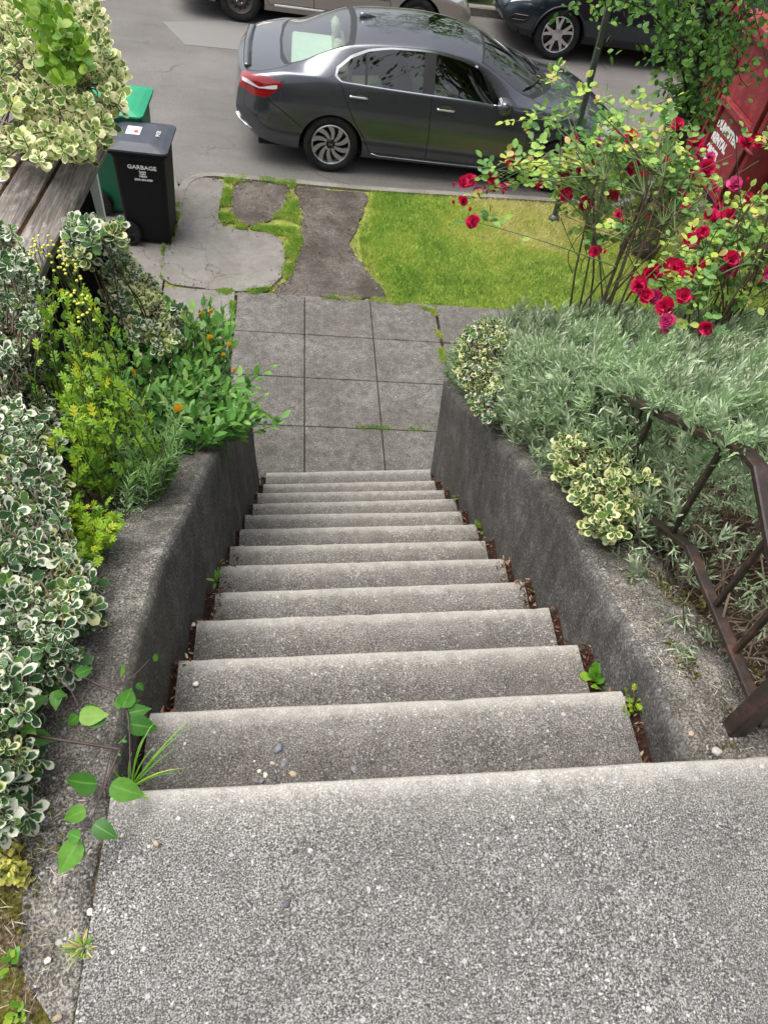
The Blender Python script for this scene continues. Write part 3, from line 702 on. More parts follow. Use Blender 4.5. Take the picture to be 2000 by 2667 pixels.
def mesh_regions(B, regions, sx=.05, st=.14):
    """regions: list of (name, polygon in (x, t)), first match wins; rest is 'body'. Returns {name: (verts3d, tris)}"""
    pts = []; edges = []
    dom = [(B.x0, 0), (B.x1, 0), (B.x1, 7), (B.x0, 7)]
    P = [(n, [(x, t*TS) for x, t in p]) for n, p in regions]
    for n, p in [('dom', [(x, t*TS) for x, t in dom])]+P:
        d = dens(p); b = len(pts); d = [(min(max(x, B.x0), B.x1), min(max(t, 0), 7*TS)) for x, t in d]
        pts += d; edges += [(b+i, b+(i+1) % len(d)) for i in range(len(d))]
    for x in np.arange(B.x0+sx/2, B.x1, sx):
        for t in np.arange(st/2, 7, st): pts.append((float(x), float(t*TS)))
    r = delaunay_2d_cdt([Vector(p) for p in pts], edges, [], 0, 1e-5)
    V = [tuple(v) for v in r[0]]; S3 = [B(min(max(x, B.x0), B.x1), min(max(t/TS, 0), 7)) for x, t in V]; out = {}
    for f in r[2]:
        c = (sum(V[i][0] for i in f)/3, sum(V[i][1] for i in f)/3); nm = 'body'
        for n, p in P:
            if in_poly(c, p): nm = n; break
        a, b, d = (V[i] for i in f)
        ar = (b[0]-a[0])*(d[1]-a[1])-(b[1]-a[1])*(d[0]-a[0])
        if abs(ar) < 1e-8: continue
        out.setdefault(nm, []).append(f if ar > 0 else f[::-1])
    return S3, out
def region_obj(name, S3, tris, mat, root, both=False, off=0., mirror=False, cap=None, label=None):
    import bmesh
    used = sorted({i for f in tris for i in f}); ix = {u: k for k, u in enumerate(used)}
    V = [S3[u] for u in used]; Fc = [tuple(ix[i] for i in f) for f in tris]
    if mirror: V = [(x, -y, z) for x, y, z in V]; Fc = [f[::-1] for f in Fc]
    if both: n = len(V); V = V+[(x, -y, z) for x, y, z in V]; Fc = Fc+[tuple(i+n for i in f[::-1]) for f in Fc]
    me = bpy.data.meshes.new(name); me.from_pydata(V, [], Fc); bm = bmesh.new(); bm.from_mesh(me)
    if both: bmesh.ops.remove_doubles(bm, verts=bm.verts, dist=.0008)
    if off:
        bm.normal_update()
        for v in bm.verts: v.co += v.normal*off
    bm.to_mesh(me); bm.free(); me.update()
    o = link(name, me, mat, root)
    if label: o['label'] = label
    return o
def ribbon(mb, B, line, w, off=.0015, mirror=False):
    """thin strip on the body along (x, t) points"""
    d = dens(line, .04, False); P = [Vector(B(x, t)) for x, t in d]; L = []
    for i, p in enumerate(P):
        tg = (P[min(i+1, len(P)-1)]-P[max(i-1, 0)]).normalized(); x, t = d[i]
        nr = (Vector(B(x+.01, t))-Vector(B(x-.01, t))).cross(Vector(B(x, t+.03))-Vector(B(x, t-.03))).normalized()
        sd = tg.cross(nr).normalized(); L.append((p+sd*w/2+nr*off, p-sd*w/2+nr*off))
    for m in ((1, -1) if mirror else (1,)):
        vs = [(q.x, q.y*m, q.z) for a in L for q in a]; fs = [(2*i, 2*i+1, 2*i+3, 2*i+2) for i in range(len(L)-1)]
        mb.add(vs, fs)
def circle(cx, cz, r, B, a0=0, n=40):
    out = []
    for k in range(n):
        a = 2*math.pi*k/n; x, z = cx+r*math.cos(a), cz+r*math.sin(a)
        t = B.t_at(x, z) if z > B.zb(x) else -.3
        out.append((x, t))
    return out
def wheel(root, x, y, r, wd, style, side):
    """side -1: outer face towards -y"""
    e = empty('wheel', (x, y, r), None, None); e.parent = root
    ri = r*(.70 if style != 'steel' else .62); s = side; h = wd/2
    t = MB(); t.lathe([(ri, -h*.8), (ri+.012, -h*.95), (r-.05, -h), (r-.018, -h*.93), (r, -h*.7), (r, h*.7), (r-.018, h*.93), (r-.05, h), (ri+.012, h*.95), (ri, h*.8)], 48, 'y')
    t.build('tyre', M['tyre'], e, True)
    m = MB(); yo = s*h*.86
    m.lathe([(ri+.004, yo), (ri-.004, yo+s*.006), (ri-.016, yo), (ri-.02, yo-s*.05), (ri-.03, -yo)], 48, 'y')
    b = MB(); b.lathe([(ri-.015, yo-s*.075), (.02, yo-s*.07), (0, yo-s*.07)], 40, 'y')
    if style == 'swirl':
        b.build('brake_disc', M['alloy_dark'], e, True)
        for k in range(10):
            a0 = 2*math.pi*k/10; L = []; n = 6
            for i in range(n):
                q = i/(n-1); rr = .048+(ri-.055)*q; a = a0-s*.42*q**1.3; w = .012+.026*q**.9 if q < .9 else .030
                c, sn = math.cos(a), math.sin(a); yy = yo-s*(.030-.024*q)
                L.append([(rr*c-w*sn*1.0, yy, rr*sn+w*c), (rr*c+w*.8*sn, yy, rr*sn-w*.8*c), (rr*c+w*.8*sn, yy-s*.02, rr*sn-w*.8*c), (rr*c-w*sn, yy-s*.02, rr*sn+w*c)])
            m.loft(L if s > 0 else [l[::-1] for l in L])
        hb = MB(); hb.lathe([(.052, yo-s*.035), (.05, yo-s*.022), (.03, yo-s*.012), (0, yo-s*.012)], 24, 'y'); hb.build('hub', M['alloy_dark'], e, True)
        lg = m; n0 = len(m.f)
        for k in range(5): a = 2*math.pi*k/5+.3; lg.lathe([(.009, yo-s*.04), (.009, yo-s*.012), (0, yo-s*.01)], 8, 'y', (.062*math.cos(a), 0, .062*math.sin(a)))
        # raised square emblem on the hub
        y2 = yo-s*.010
        for (cx, cz, w, hh) in ((-.014, 0, .006, .034), (.014, 0, .006, .034), (0, .001, .028, .006)): lg.box((cx, y2, cz), (w, .004, hh))
        m.m[n0:] = [1]*(len(m.f)-n0); m.build('rim', [M['alloy'], M['chrome']], e, False)
    elif style == 'twin':
        b.build('brake_disc', M['alloy_dark'], e, True)
        for k in range(5):
            for dl in (-.20, .20):
                a0 = 2*math.pi*k/5+.2; L = []
                for i in range(5):
                    q = i/4; rr = .05+(ri-.06)*q; a = a0+dl*(.35+.9*q); w = .026-.006*q; c, sn = math.cos(a), math.sin(a); yy = yo-s*(.018-.012*q)
                    L.append([(rr*c-w*sn, yy-s*.004, rr*sn+w*c), (rr*c+w*sn, yy-s*.004, rr*sn-w*c), (rr*c+w*sn, yy-s*.03, rr*sn-w*c), (rr*c-w*sn, yy-s*.03, rr*sn+w*c)])
                m.loft(L if s > 0 else [l[::-1] for l in L])
        m.lathe([(.085, yo-s*.03), (.08, yo-s*.012), (.03, yo-s*.006), (0, yo-s*.006)], 24, 'y'); m.build('rim', M['alloy'], e, False)
    else:
        m.lathe([(ri-.02, yo-s*.03), (ri-.05, yo-s*.055), (ri*.55, yo-s*.045), (ri*.5, yo-s*.02), (ri*.36, yo-s*.012), (ri*.34, yo-s*.03), (.03, yo-s*.035), (.028, yo-s*.02), (0, yo-s*.02)], 40, 'y')
        n0 = len(m.f); hol = MB(); lg = MB(); MM = {1: M['liner'], 2: M['chrome']}
        for k in range(12):
            a = 2*math.pi*k/12; c, sn = math.cos(a), math.sin(a); rr = ri*.73
            hol.lathe([(.016, yo-s*.048), (0, yo-s*.046)], 10, 'y', (rr*c, 0, rr*sn))
        for k in range(4): a = 2*math.pi*k/4+.5; lg.lathe([(.013, yo-s*.035), (.011, yo-s*.005), (0, yo-s*.003)], 8, 'y', (.055*math.cos(a), 0, .055*math.sin(a)))
        m.add(hol.v, hol.f, 1); m.add(lg.v, lg.f, 2); m.build('rim', [M['steelwheel'], M['liner'], M['chrome']], e, True)
    return e
def car(name, label, sp, world, rot, pm, wheels_style, detail=True, far_side=True):
    root = empty(name, world, label, 'car'); root.rotation_euler = rot
    B = Body(sp); wr = sp['wr']; ar = sp['arch']; reg = []
    for cx in sp['axles']: reg.append(('arch', circle(cx, wr*.92, ar, B)))
    reg += [(n, p(B) if callable(p) else p) for n, p in sp['regions']]
    S3, T = mesh_regions(B, reg, .05, .14)
    cap = []
    o = region_obj('body', S3, T['body'], pm, root, both=True)
    # end caps
    for x, fl in ((B.x0, 0), (B.x1, 1)):
        mb = MB()
        ts = [7*i/35 for i in range(36)]; rings = []
        for k in range(13):
            u = -1+2*k/12; rings.append([(B(x, t)[0]-(1 if not fl else -1)*.05*(1-u*u)*min(1, (7-t)/2), B(x, t)[1]*-u, B(x, t)[2]) for t in ts])
        mb.loft(rings if not fl else [r[::-1] for r in rings], False, False); mb.build('bumper_face', pm, root, True)
    SM = sp['mats']
    for n, tr in T.items():
        if n in ('body', 'arch'): continue
        mt = M[SM[n]]; nm = n.split('#')[0]
        if n in sp.get('centre', ()): region_obj(nm, S3, tr, mt, root, both=True)
        else:
            region_obj(nm, S3, tr, mt, root)
            if far_side: region_obj(nm, S3, tr, mt, root, mirror=True)
    ln = MB()
    for l in sp.get('gaps', []): ribbon(ln, B, [(x, B.t_at(x, z)) if z > 0 else (x, -z) for x, z in l], .009, .0012, True)
    if ln.v: ln.build('panel_gap', M['black'], root)
    fl = MB(); fl.box(((B.x0+B.x1)/2, 0, B.zb(2.2)+.05), (B.x1-B.x0-.5, B.ym*1.7, .06)); fl.build('underbody', M['liner'], root)
    for cx in sp['axles']:
        for s in (-1, 1):
            lin = MB(); P = []; n = 18
            for k in range(n+1):
                a = -.15+(math.pi+.3)*k/n; P.append((cx+ar*1.01*math.cos(a), wr*.92+ar*1.01*math.sin(a)))
            a_ = [(x, s*(B.ym-.03), z) for x, z in P]; b_ = [(x, s*(B.ym-.32), z) for x, z in P]
            lin.loft([a_, b_], False, False); lin.add(b_, [tuple(range(len(b_)))]); lin.build('wheel_well', M['liner'], root)
    for cx in sp['axles']:
        for s in (-1, 1): wheel(root, cx, s*(B.ym-.015-sp['tw']/2), wr, sp['tw'], wheels_style, s)
    return root, B
# --- the dark grey saloon
ROAD_TILT = math.atan(-SX)
def road_world(x, y): return Vector((x, y, gz(x, y)+RD))
def offset_poly(p, d):
    """outset in the metric (x, t*TS)"""
    Q = [np.array((x, t*TS)) for x, t in p]; n = len(Q); A = sum(Q[i][0]*Q[(i+1) % n][1]-Q[(i+1) % n][0]*Q[i][1] for i in range(n)); sg = 1 if A > 0 else -1; out = []
    for i in range(n):
        a, b, c = Q[i-1], Q[i], Q[(i+1) % n]; e1 = (b-a)/max(1e-9, np.linalg.norm(b-a)); e2 = (c-b)/max(1e-9, np.linalg.norm(c-b))
        n1 = np.array((e1[1], -e1[0]))*sg; n2 = np.array((e2[1], -e2[0]))*sg; m = n1+n2; m = m/max(.35, np.dot(m, m)/2)*1.; o = b+m*d
        out.append((o[0], o[1]/TS))
    return out
WIN = [(1.235, 4.08), (1.8, 4.08), (2.5, 4.08), (3.06, 4.07), (2.99, 4.32), (2.88, 4.58), (2.72, 4.76), (2.5, 4.83), (2.15, 4.86), (1.75, 4.85), (1.5, 4.76), (1.32, 4.62), (1.19, 4.42), (1.175, 4.26)]
def clipx(p, a, b):
    out = []
    def cl(P, f, xk):
        o = []
        for i in range(len(P)):
            q, r = P[i-1], P[i]
            if f(q) != f(r): u = (xk-q[0])/(r[0]-q[0]); o.append((xk, q[1]+(r[1]-q[1])*u))
            if f(r): o.append(r)
        return o
    return cl(cl(p, lambda q: q[0] >= a, a), lambda q: q[0] <= b, b)
def side_poly(pts): return lambda B: [(x, B.t_at(x, z)) for x, z in pts]
SED = dict(x0=.08, x1=4.72, ymax=.92, cab=(.55, 3.45), wr=.315, tw=.215, arch=.365, axles=(1.15, 3.85),
  zb=[(.08, .34), (.3, .29), (.8, .23), (1.5, .20), (3.2, .185), (4.2, .20), (4.72, .24)],
  z7=[(.08, .90), (.2, .958), (.35, .985), (.6, 1.04), (.8, 1.12), (1.0, 1.205), (1.33, 1.315), (1.7, 1.375), (2.1, 1.395), (2.45, 1.378), (2.8, 1.315), (3.1, 1.20), (3.4, 1.065), (3.70, .95), (4.0, .895), (4.3, .815), (4.55, .70), (4.72, .56)],
  z4=[(.08, .82), (.2, .885), (.35, .93), (.67, .99), (1.0, .995), (1.22, .975), (1.7, .955), (2.2, .94), (2.7, .925), (3.1, .905), (3.4, .895), (3.66, .87), (4.0, .83), (4.3, .765), (4.55, .665), (4.72, .53)],
  y4=[(.08, .68), (.2, .765), (.35, .81), (.67, .835), (1.2, .85), (2.2, .865), (3.1, .86), (3.66, .84), (4.1, .80), (4.4, .73), (4.72, .56)],
  z5=[(.08, .875), (.2, .93), (.35, .96), (.6, 1.015), (.8, 1.07), (1.0, 1.155), (1.33, 1.258), (1.65, 1.288), (2.15, 1.305), (2.5, 1.272), (2.75, 1.225), (3.0, 1.12), (3.28, .985), (3.45, .93), (3.66, .895), (4.0, .855), (4.3, .785), (4.55, .68), (4.72, .54)],
  y5=[(.08, .58), (.2, .66), (.35, .69), (.67, .675), (1.0, .635), (1.33, .615), (1.65, .605), (2.15, .605), (2.5, .60), (2.75, .60), (3.0, .635), (3.28, .695), (3.45, .705), (3.66, .69), (4.0, .66), (4.3, .60), (4.72, .42)],
  sh0=[.12, .03, .0, .02, .05, .06, .02, .0], sh1=[.08, .02, .0, .05, .10, .10, .02, -.04],
  regions=[('side_window#a', clipx(WIN, 1.0, 1.475)), ('window_pillar#a', clipx(WIN, 1.475, 1.505)), ('side_window#b', clipx(WIN, 1.505, 2.115)), ('window_pillar#b', clipx(WIN, 2.115, 2.245)), ('side_window#c', clipx(WIN, 2.245, 3.3)),
    ('chrome_strip', offset_poly(WIN, .026)),
    ('tail_light', side_poly([(.085, .875), (.16, .925), (.27, .93), (.60, .90), (.53, .83), (.40, .748), (.25, .74), (.085, .77)])),
    ('head_light', side_poly([(4.15, .79), (4.45, .765), (4.66, .64), (4.69, .56), (4.45, .60), (4.2, .70)])),
    ('rear_window', [(.655, 5.16), (.62, 5.5), (.585, 6.1), (.57, 7), (1.325, 7), (1.31, 6.1), (1.29, 5.45), (1.25, 5.2), (1.0, 5.13)]),
    ('window_seal#r', [(.61, 5.06), (.56, 5.6), (.54, 7), (1.395, 7), (1.38, 6.1), (1.355, 5.3), (1.34, 5.03), (1.0, 5.03)]),
    ('windscreen', [(2.78, 5.22), (2.83, 6), (2.85, 7), (3.62, 7), (3.585, 6.3), (3.50, 5.75), (3.36, 5.25), (3.27, 5.12), (3.0, 5.12)]),
    ('cowl', [(2.76, 5.1), (2.80, 6), (2.82, 7), (3.76, 7), (3.72, 6.3), (3.60, 5.75), (3.42, 5.15), (3.27, 5.04), (3.0, 5.04)]),
    ('sunroof', [(2.16, 6.03), (2.56, 6.03), (2.60, 7), (2.20, 7)]),
    ('door#f', side_poly([(2.228, .93), (2.25, .60), (2.262, .26), (3.36, .245), (3.41, .48), (3.38, .72), (3.27, .905), (2.8, .92)])),
    ('door#r', side_poly([(1.21, .968), (1.28, .81), (1.40, .60), (1.52, .44), (1.60, .275), (2.252, .26), (2.24, .60), (2.218, .93), (1.7, .948)]))],
  mats={'side_window#a': 'glass', 'side_window#b': 'glass', 'side_window#c': 'glass', 'window_pillar#a': 'black', 'window_pillar#b': 'black', 'chrome_strip': 'chrome', 'tail_light': 'taillight', 'head_light': 'lens',
    'rear_window': 'rearglass', 'window_seal#r': 'black', 'windscreen': 'glass', 'cowl': 'black', 'sunroof': 'darkglass', 'door#f': 'grey_paint', 'door#r': 'grey_paint'},
  centre=('rear_window', 'window_seal#r', 'windscreen', 'cowl', 'sunroof'),
  gaps=[[(2.223, .935), (2.246, .60), (2.258, .26)], [(3.27, .905), (3.38, .72), (3.41, .48), (3.36, .245)], [(1.21, .968), (1.28, .81), (1.40, .60), (1.52, .44), (1.60, .275)], [(1.60, .27), (2.3, .255), (3.36, .24)],
    [(.42, .745), (.62, .63), (.80, .50)], [(.20, -4.9), (.35, -4.75), (.62, -4.85), (.70, -5.1)], [(.20, -4.9), (.215, -5.6), (.21, -7)], [(3.40, -5.1), (3.7, -4.75), (4.2, -4.6), (4.5, -4.6)], [(4.5, -4.6), (4.62, -5.5), (4.66, -7)], [(3.9, .80), (4.02, .63)]])
org = at_g(861, 451, RD)
cr, BS = car('grey_sedan', 'dark grey sedan parked on the street with chrome window trim and a black sunroof', SED, (0, 0, 0), (0, 0, 0), M['grey_paint'], 'swirl')
ex_ = Vector((1, -.004, SX)).normalized(); ez_ = Vector((-SX, 0, 1)); ey_ = ez_.cross(ex_).normalized(); ez_ = ex_.cross(ey_)
CRM = Matrix((ex_, ey_, ez_)).transposed().to_4x4(); CRM.translation = Vector(org)-ex_*1.17+ey_*.91; cr.matrix_world = CRM
def bits(mb, name, mat, sm=False): return mb.build(name, mat, cr, sm)
for s in (-1, 1):                                   # door handles, mirrors
    for x in (1.42, 2.40):
        z = .855 if x < 2 else .82; t = BS.t_at(x, z); p = Vector(BS(x, t)); h = MB()
        h.loft([[(x-.10+dx, s*(-p.y+yy+.004), z+.012*k-.02*dx) for (yy, k) in ((0, -1), (.012, -.9), (.014, .9), (0, 1))] for dx, in ((0,), (.02,), (.1,), (.17,), (.2,))])
        bits(h, 'door_handle', M['chrome'], True)
        c = MB(); c.lathe([(.05, s*(-p.y+.003)), (0, s*(-p.y-.004))], 20, 'y', (x+.0, 0, z)); 
        for i in range(len(c.v)): v = c.v[i]; c.v[i] = (x+(v[0]-x)*1.5, v[1], v[2])
        bits(c, 'handle_recess', M['grey_paint'], True)
    mr = MB(); c = Vector((3.02, s*1.0, .965)); R = []
    for dx, k in ((-.055, .75), (-.045, 1.), (.0, 1.05), (.06, .8), (.095, .35)):
        R.append([(c.x+dx, c.y+s*.11*k*math.copysign(abs(math.cos(a))**.6, math.cos(a)), c.z+.072*k*math.copysign(abs(math.sin(a))**.6, math.sin(a))) for a in [2*math.pi*q/16 for q in range(16)]])
    mr.loft(R if s > 0 else [r[::-1] for r in R]); ob = bits(mr, 'mirror', M['grey_paint'], True)
    mg = MB(); mg.box((c.x-.056, c.y, c.z), (.004, .15, .10), bev=.002); mg.build('mirror_glass', M['chrome'], ob)
    ma = MB(); ma.tube([(3.06, s*.86, .925), (3.05, s*.93, .93)], [.03, .022], 8); ma.build('mirror_stalk', M['black'], ob)
    # bright bar across each tail lamp, reflector trim low on the bumper, sill strip
    tb = MB(); L = [(.12, .855), (.2, .86), (.34, .83), (.42, .845), (.54, .868)]
    d = dens(L, .02, False); q = [Vector(BS(x, BS.t_at(x, z))) for x, z in d]
    hw = [.015+.007*math.sin(i/len(d)*9) for i in range(len(d))]
    vs = []
    for (x, z), w in zip(d, hw):
        for k in (-w, w): v = BS(x, BS.t_at(x, z+k*.8)); vs.append((v[0]-.004, v[1]*-s-0*s+s*.004 if False else s*(-v[1]+.004), v[2]))
    tb.add(vs, [(2*i, 2*i+1, 2*i+3, 2*i+2) if s < 0 else (2*i+2, 2*i+3, 2*i+1, 2*i) for i in range(len(d)-1)]); bits(tb, 'tail_light_bar', M['lens'], True)
    rf = MB(); rf.tube([(v[0]-.012, s*(-v[1]+.004), v[2]) for v in (BS(x, BS.t_at(x, z)) for x, z in ((.085, .50), (.12, .43), (.18, .395), (.26, .385)))], [.012, .022, .022, .008], 8); bits(rf, 'bumper_trim', M['chrome'], True)
    sl = MB(); sl.tube([(x, s*(-BS(x, BS.t_at(x, z))[1]+.002), z) for x, z in ((1.62, .262), (1.70, .238), (2.3, .225), (3.3, .212))], .007, 6); bits(sl, 'sill_strip', M['chrome'], True)
    wpts = [Vector(BS(x, t)) for x, t in ((3.60, 6.75), (3.50, 6.2), (3.40, 5.7), (3.30, 5.4))]
    wp = MB(); wp.tube([(v.x+.02, (-v.y if s > 0 else v.y)+(.3 if s > 0 else 0)*0, v.z+.018) for v in wpts], .011, 6); wp.build('wiper', M['black'], cr, True)
# antenna fin, lip spoiler, seats and cabin
an = MB(); z0 = BS(1.42, 7)[2]
an.loft([[(1.42+dx, -w, z0-.01+dz), (1.42+dx, w, z0-.01+dz), (1.42+dx, w*.25, z0+hh+dz), (1.42+dx, -w*.25, z0+hh+dz)] for dx, w, hh, dz in ((0, .032, .06, -.005), (.03, .036, .062, 0), (.09, .03, .04, .012), (.16, .014, .015, .025), (.19, .004, .004, .03))])
bits(an, 'antenna_fin', M['grey_paint'], True)
sp_ = MB(); R = []
for k in range(25):
    u = -1+2*k/24; t = 7-1.75*abs(u) ; b = BS(.19, t); y = b[1]*(-1 if u > 0 else 1); R.append([(b[0]-.035, y, b[2]-.012), (b[0]-.045, y, b[2]+.020), (b[0]-.01, y, b[2]+.026), (b[0]+.05, y, b[2]+.010)])
sp_.loft(R); bits(sp_, 'lip_spoiler', M['grey_paint'], True)
def seat(x, y, w=.5):
    e = empty('seat', (x, y, .3), None, None); e.parent = cr
    def pad(name, mb): mb.build(name, M['tan'], e, True)
    m = MB(); m.box((.05, 0, .15), (.50, w, .16), Matrix.Rotation(-.1, 3, 'Y'), bev=.06); pad('cushion', m)
    m = MB(); m.box((-.24, 0, .45), (.15, w*.95, .58), Matrix.Rotation(-.3, 3, 'Y'), bev=.06); pad('backrest', m)
    m = MB(); m.box((-.34, 0, .80), (.10, .26, .17), Matrix.Rotation(-.2, 3, 'Y'), bev=.04); pad('headrest', m)
for s in (-1, 1): seat(2.42, s*.37)
for s in (-1, 1): seat(1.52, s*.38, .58)
m = MB(); m.box((.95, 0, .92), (.55, 1.16, .05), bev=.02); M['shelf'] = plain('pale_shelf', (.66, .66, .60), .7, var=.05); bits(m, 'parcel_shelf', M['shelf'])  # shelf colour whitened to stand in for the rear window's bright reflection
m = MB(); m.loft([[(3.62, y, .60), (3.05, y, .60), (2.98, y, .84), (3.15, y, .90), (3.55, y, .88)] for y in (-.74, .74)]); bits(m, 'dashboard', M['dash'])
m = MB(); ring = []
for k in range(33):
    a = 2*math.pi*k/32; ring.append(Vector((2.86, -.37, .86))+Vector((-.35*.185*math.sin(a)*1., .185*math.cos(a), .175*math.sin(a))))
m.tube(ring, .016, 8, cap=False); m.tube([(2.86, -.54, .86), (2.88, -.37, .85), (2.86, -.2, .86)], .02, 6); m.tube([(2.9, -.37, .85), (3.05, -.37, .80)], .03, 8); bits(m, 'steering_wheel', M['black'], True)
m = MB(); m.box((2.2, 0, .42), (2.6, 1.5, .06)); bits(m, 'cabin_floor', M['dash'])
m = MB(); m.box((1.95, 0, .55), (.03, 1.4, .3)); bits(m, 'door_panel', M['dash'])
# --- the champagne saloon and the dark SUV across the street
BEI = dict(SED); BEI.update(regions=[('side_window#a', clipx(WIN, 1.0, 2.115)), ('window_pillar#b', clipx(WIN, 2.115, 2.245)), ('side_window#c', clipx(WIN, 2.245, 3.3)), ('window_seal#s', offset_poly(WIN, .026)),
    ('tail_light', side_poly([(.085, .86), (.16, .90), (.45, .89), (.45, .78), (.25, .74), (.085, .75)])), ('head_light', side_poly([(4.15, .76), (4.45, .74), (4.66, .63), (4.69, .55), (4.45, .58), (4.2, .66)])),
    ('rear_window', [(.655, 5.16), (.57, 7), (1.325, 7), (1.25, 5.2)]), ('windscreen', [(2.78, 5.22), (2.85, 7), (3.62, 7), (3.27, 5.12)]),
    ('door#f', side_poly([(2.228, .93), (2.262, .28), (3.36, .28), (3.41, .48), (3.27, .905)])), ('door#r', side_poly([(1.21, .968), (1.40, .60), (1.52, .44), (1.60, .28), (2.252, .28), (2.218, .93)]))],
  mats={'side_window#a': 'glass', 'window_pillar#b': 'black', 'side_window#c': 'glass', 'window_seal#s': 'black', 'tail_light': 'taillight', 'head_light': 'lens', 'rear_window': 'glass', 'windscreen': 'glass', 'door#f': 'beige_paint', 'door#r': 'beige_paint'},
  centre=('rear_window', 'windscreen'), wr=.305,
  gaps=[[(2.223, .935), (2.258, .28)], [(3.27, .905), (3.41, .48), (3.36, .27)], [(1.21, .968), (1.40, .60), (1.60, .275)], [(1.60, .285), (2.3, .283), (3.36, .28)], [(1.56, .55), (2.3, .54), (3.38, .53)]])
def place(root, local, world, flip=False, yaw=0.):
    e = Vector((1, yaw, SX)).normalized(); n = Vector((-SX, 0, 1)); y = n.cross(e).normalized(); n = e.cross(y)
    if flip: e, y = -e, -y
    m = Matrix((e, y, n)).transposed().to_4x4(); m.translation = Vector(world)-(m.to_3x3() @ Vector(local)); root.matrix_world = m
br, BB = car('beige_sedan', 'champagne coloured sedan with bare steel wheels parked across the street', BEI, (0, 0, 0), (0, 0, 0), M['beige_paint'], 'steel')
place(br, (1.15, -.91, 0), at_g(*[q*DK for q in (520, 50)], RD))
m = MB()
for x0, x1 in ((1.66, 3.32),): m.bar((x0, -.935, .30), (x1, -.93, .29), .012, .022)
m.build('sill_strip', M['white'], br)
SUV = dict(SED); SUV.update(x0=.05, x1=4.55, ymax=.93, cab=(.2, 3.2), wr=.36, tw=.225, arch=.42, axles=(1.0, 3.65),
  zb=[(.05, .42), (.4, .32), (1.5, .27), (3.2, .27), (4.2, .28), (4.55, .36)],
  z7=[(.05, 1.2), (.25, 1.55), (.8, 1.66), (1.6, 1.70), (2.3, 1.66), (2.7, 1.50), (3.1, 1.26), (3.35, 1.14), (3.9, 1.09), (4.3, 1.0), (4.5, .86), (4.55, .8)],
  z4=[(.05, 1.05), (1.2, 1.07), (2.2, 1.04), (3.2, 1.02), (3.8, .97), (4.3, .86), (4.55, .72)], y4=[(.05, .80), (1., .86), (3.2, .86), (4., .82), (4.55, .66)],
  z5=[(.05, 1.14), (.25, 1.46), (.8, 1.56), (1.6, 1.58), (2.3, 1.52), (2.7, 1.36), (3.1, 1.12), (3.35, 1.06), (3.9, 1.02), (4.3, .93), (4.55, .77)], y5=[(.05, .62), (.8, .64), (2.3, .64), (3.1, .72), (3.9, .70), (4.55, .5)],
  sh0=[.1, .03, 0, .0, .02, .04, .03, 0], sh1=[.12, .03, 0, .03, .12, .14, .04, -.04],
  regions=[('side_window#a', [(.5, 4.1), (1.9, 4.08), (1.9, 4.85), (.8, 4.85)]), ('side_window#c', [(2.0, 4.08), (3.0, 4.08), (2.6, 4.7), (2.3, 4.85), (2.0, 4.85)]), ('windscreen', [(2.4, 5.2), (2.45, 7), (3.3, 7), (3.05, 5.15)]),
    ('head_light', side_poly([(3.95, .92), (4.35, .86), (4.52, .72), (4.5, .66), (4.2, .76)])), ('fog_recess', side_poly([(4.12, .60), (4.40, .57), (4.50, .44), (4.45, .40), (4.20, .46)])),
    ('bumper_skirt', [(3.98, -.1), (4.0, 1.0), (4.2, .9), (4.6, 1.1), (4.6, -.1)]), ('sill_cladding', [(1.3, -.1), (1.3, .9), (3.3, .9), (3.3, -.1)])],
  mats={'side_window#a': 'darkglass', 'side_window#c': 'darkglass', 'windscreen': 'glass', 'head_light': 'lens', 'fog_recess': 'black', 'bumper_skirt': 'black', 'sill_cladding': 'black'}, centre=('windscreen',),
  gaps=[[(2.0, 1.03), (2.02, .4)], [(3.15, 1.0), (3.2, .5)], [(3.95, .93), (4.0, .75)], [(4.0, .60), (4.3, .66), (4.5, .62)]])
sr, BV = car('dark_suv', 'dark teal SUV with silver twin spoke wheels parked across the street under the tree', SUV, (0, 0, 0), (0, 0, 0), M['teal_paint'], 'twin')
place(sr, (3.65, .92, 0), at_g(*[q*DK for q in (1190, 131)], RD), True)
for s in (-1, 1):
    m = MB(); R = []
    d = dens([(4.16, .56), (4.38, .54), (4.44, .46), (4.22, .49), (4.16, .56)], .03, False)
    m.tube([(v[0]+.004, s*(-v[1]+.006), v[2]) for v in (BV(x, BV.t_at(x, z)) for x, z in d)], .012, 6); m.build('fog_light_trim', M['alloy_dark'], sr, True)
    m = MB(); pts = []
    for k in range(15): a = .1+math.pi*.94*k/14; pts.append((3.65+.425*math.cos(a), s*.935, .33+.425*math.sin(a)))
    m.tube(pts, .016, 6); m.build('arch_cladding', M['black'], sr, True)
m = MB(); m.box((4.60, 0, .62), (.02, .52, .12), bev=.004); m.build('plate', M['white'], sr)

# --- lettering as real, slightly raised text
def text_mesh(name, s, size, mat, parent, loc, rot, bold=.0, align='CENTER', sx=1.):
    cu = bpy.data.curves.new(name, 'FONT'); cu.body = s; cu.size = size; cu.extrude = .0012; cu.offset = bold; cu.align_x = align; cu.resolution_u = 2
    o = bpy.data.objects.new(name, cu); COL.objects.link(o); dg_ = bpy.context.evaluated_depsgraph_get(); me = bpy.data.meshes.new_from_object(o.evaluated_get(dg_))
    bpy.data.objects.remove(o); bpy.data.curves.remove(cu); ob = link(name, me, mat, parent, False); ob.location = loc; ob.rotation_euler = rot; ob.scale = (sx, 1, 1); return ob
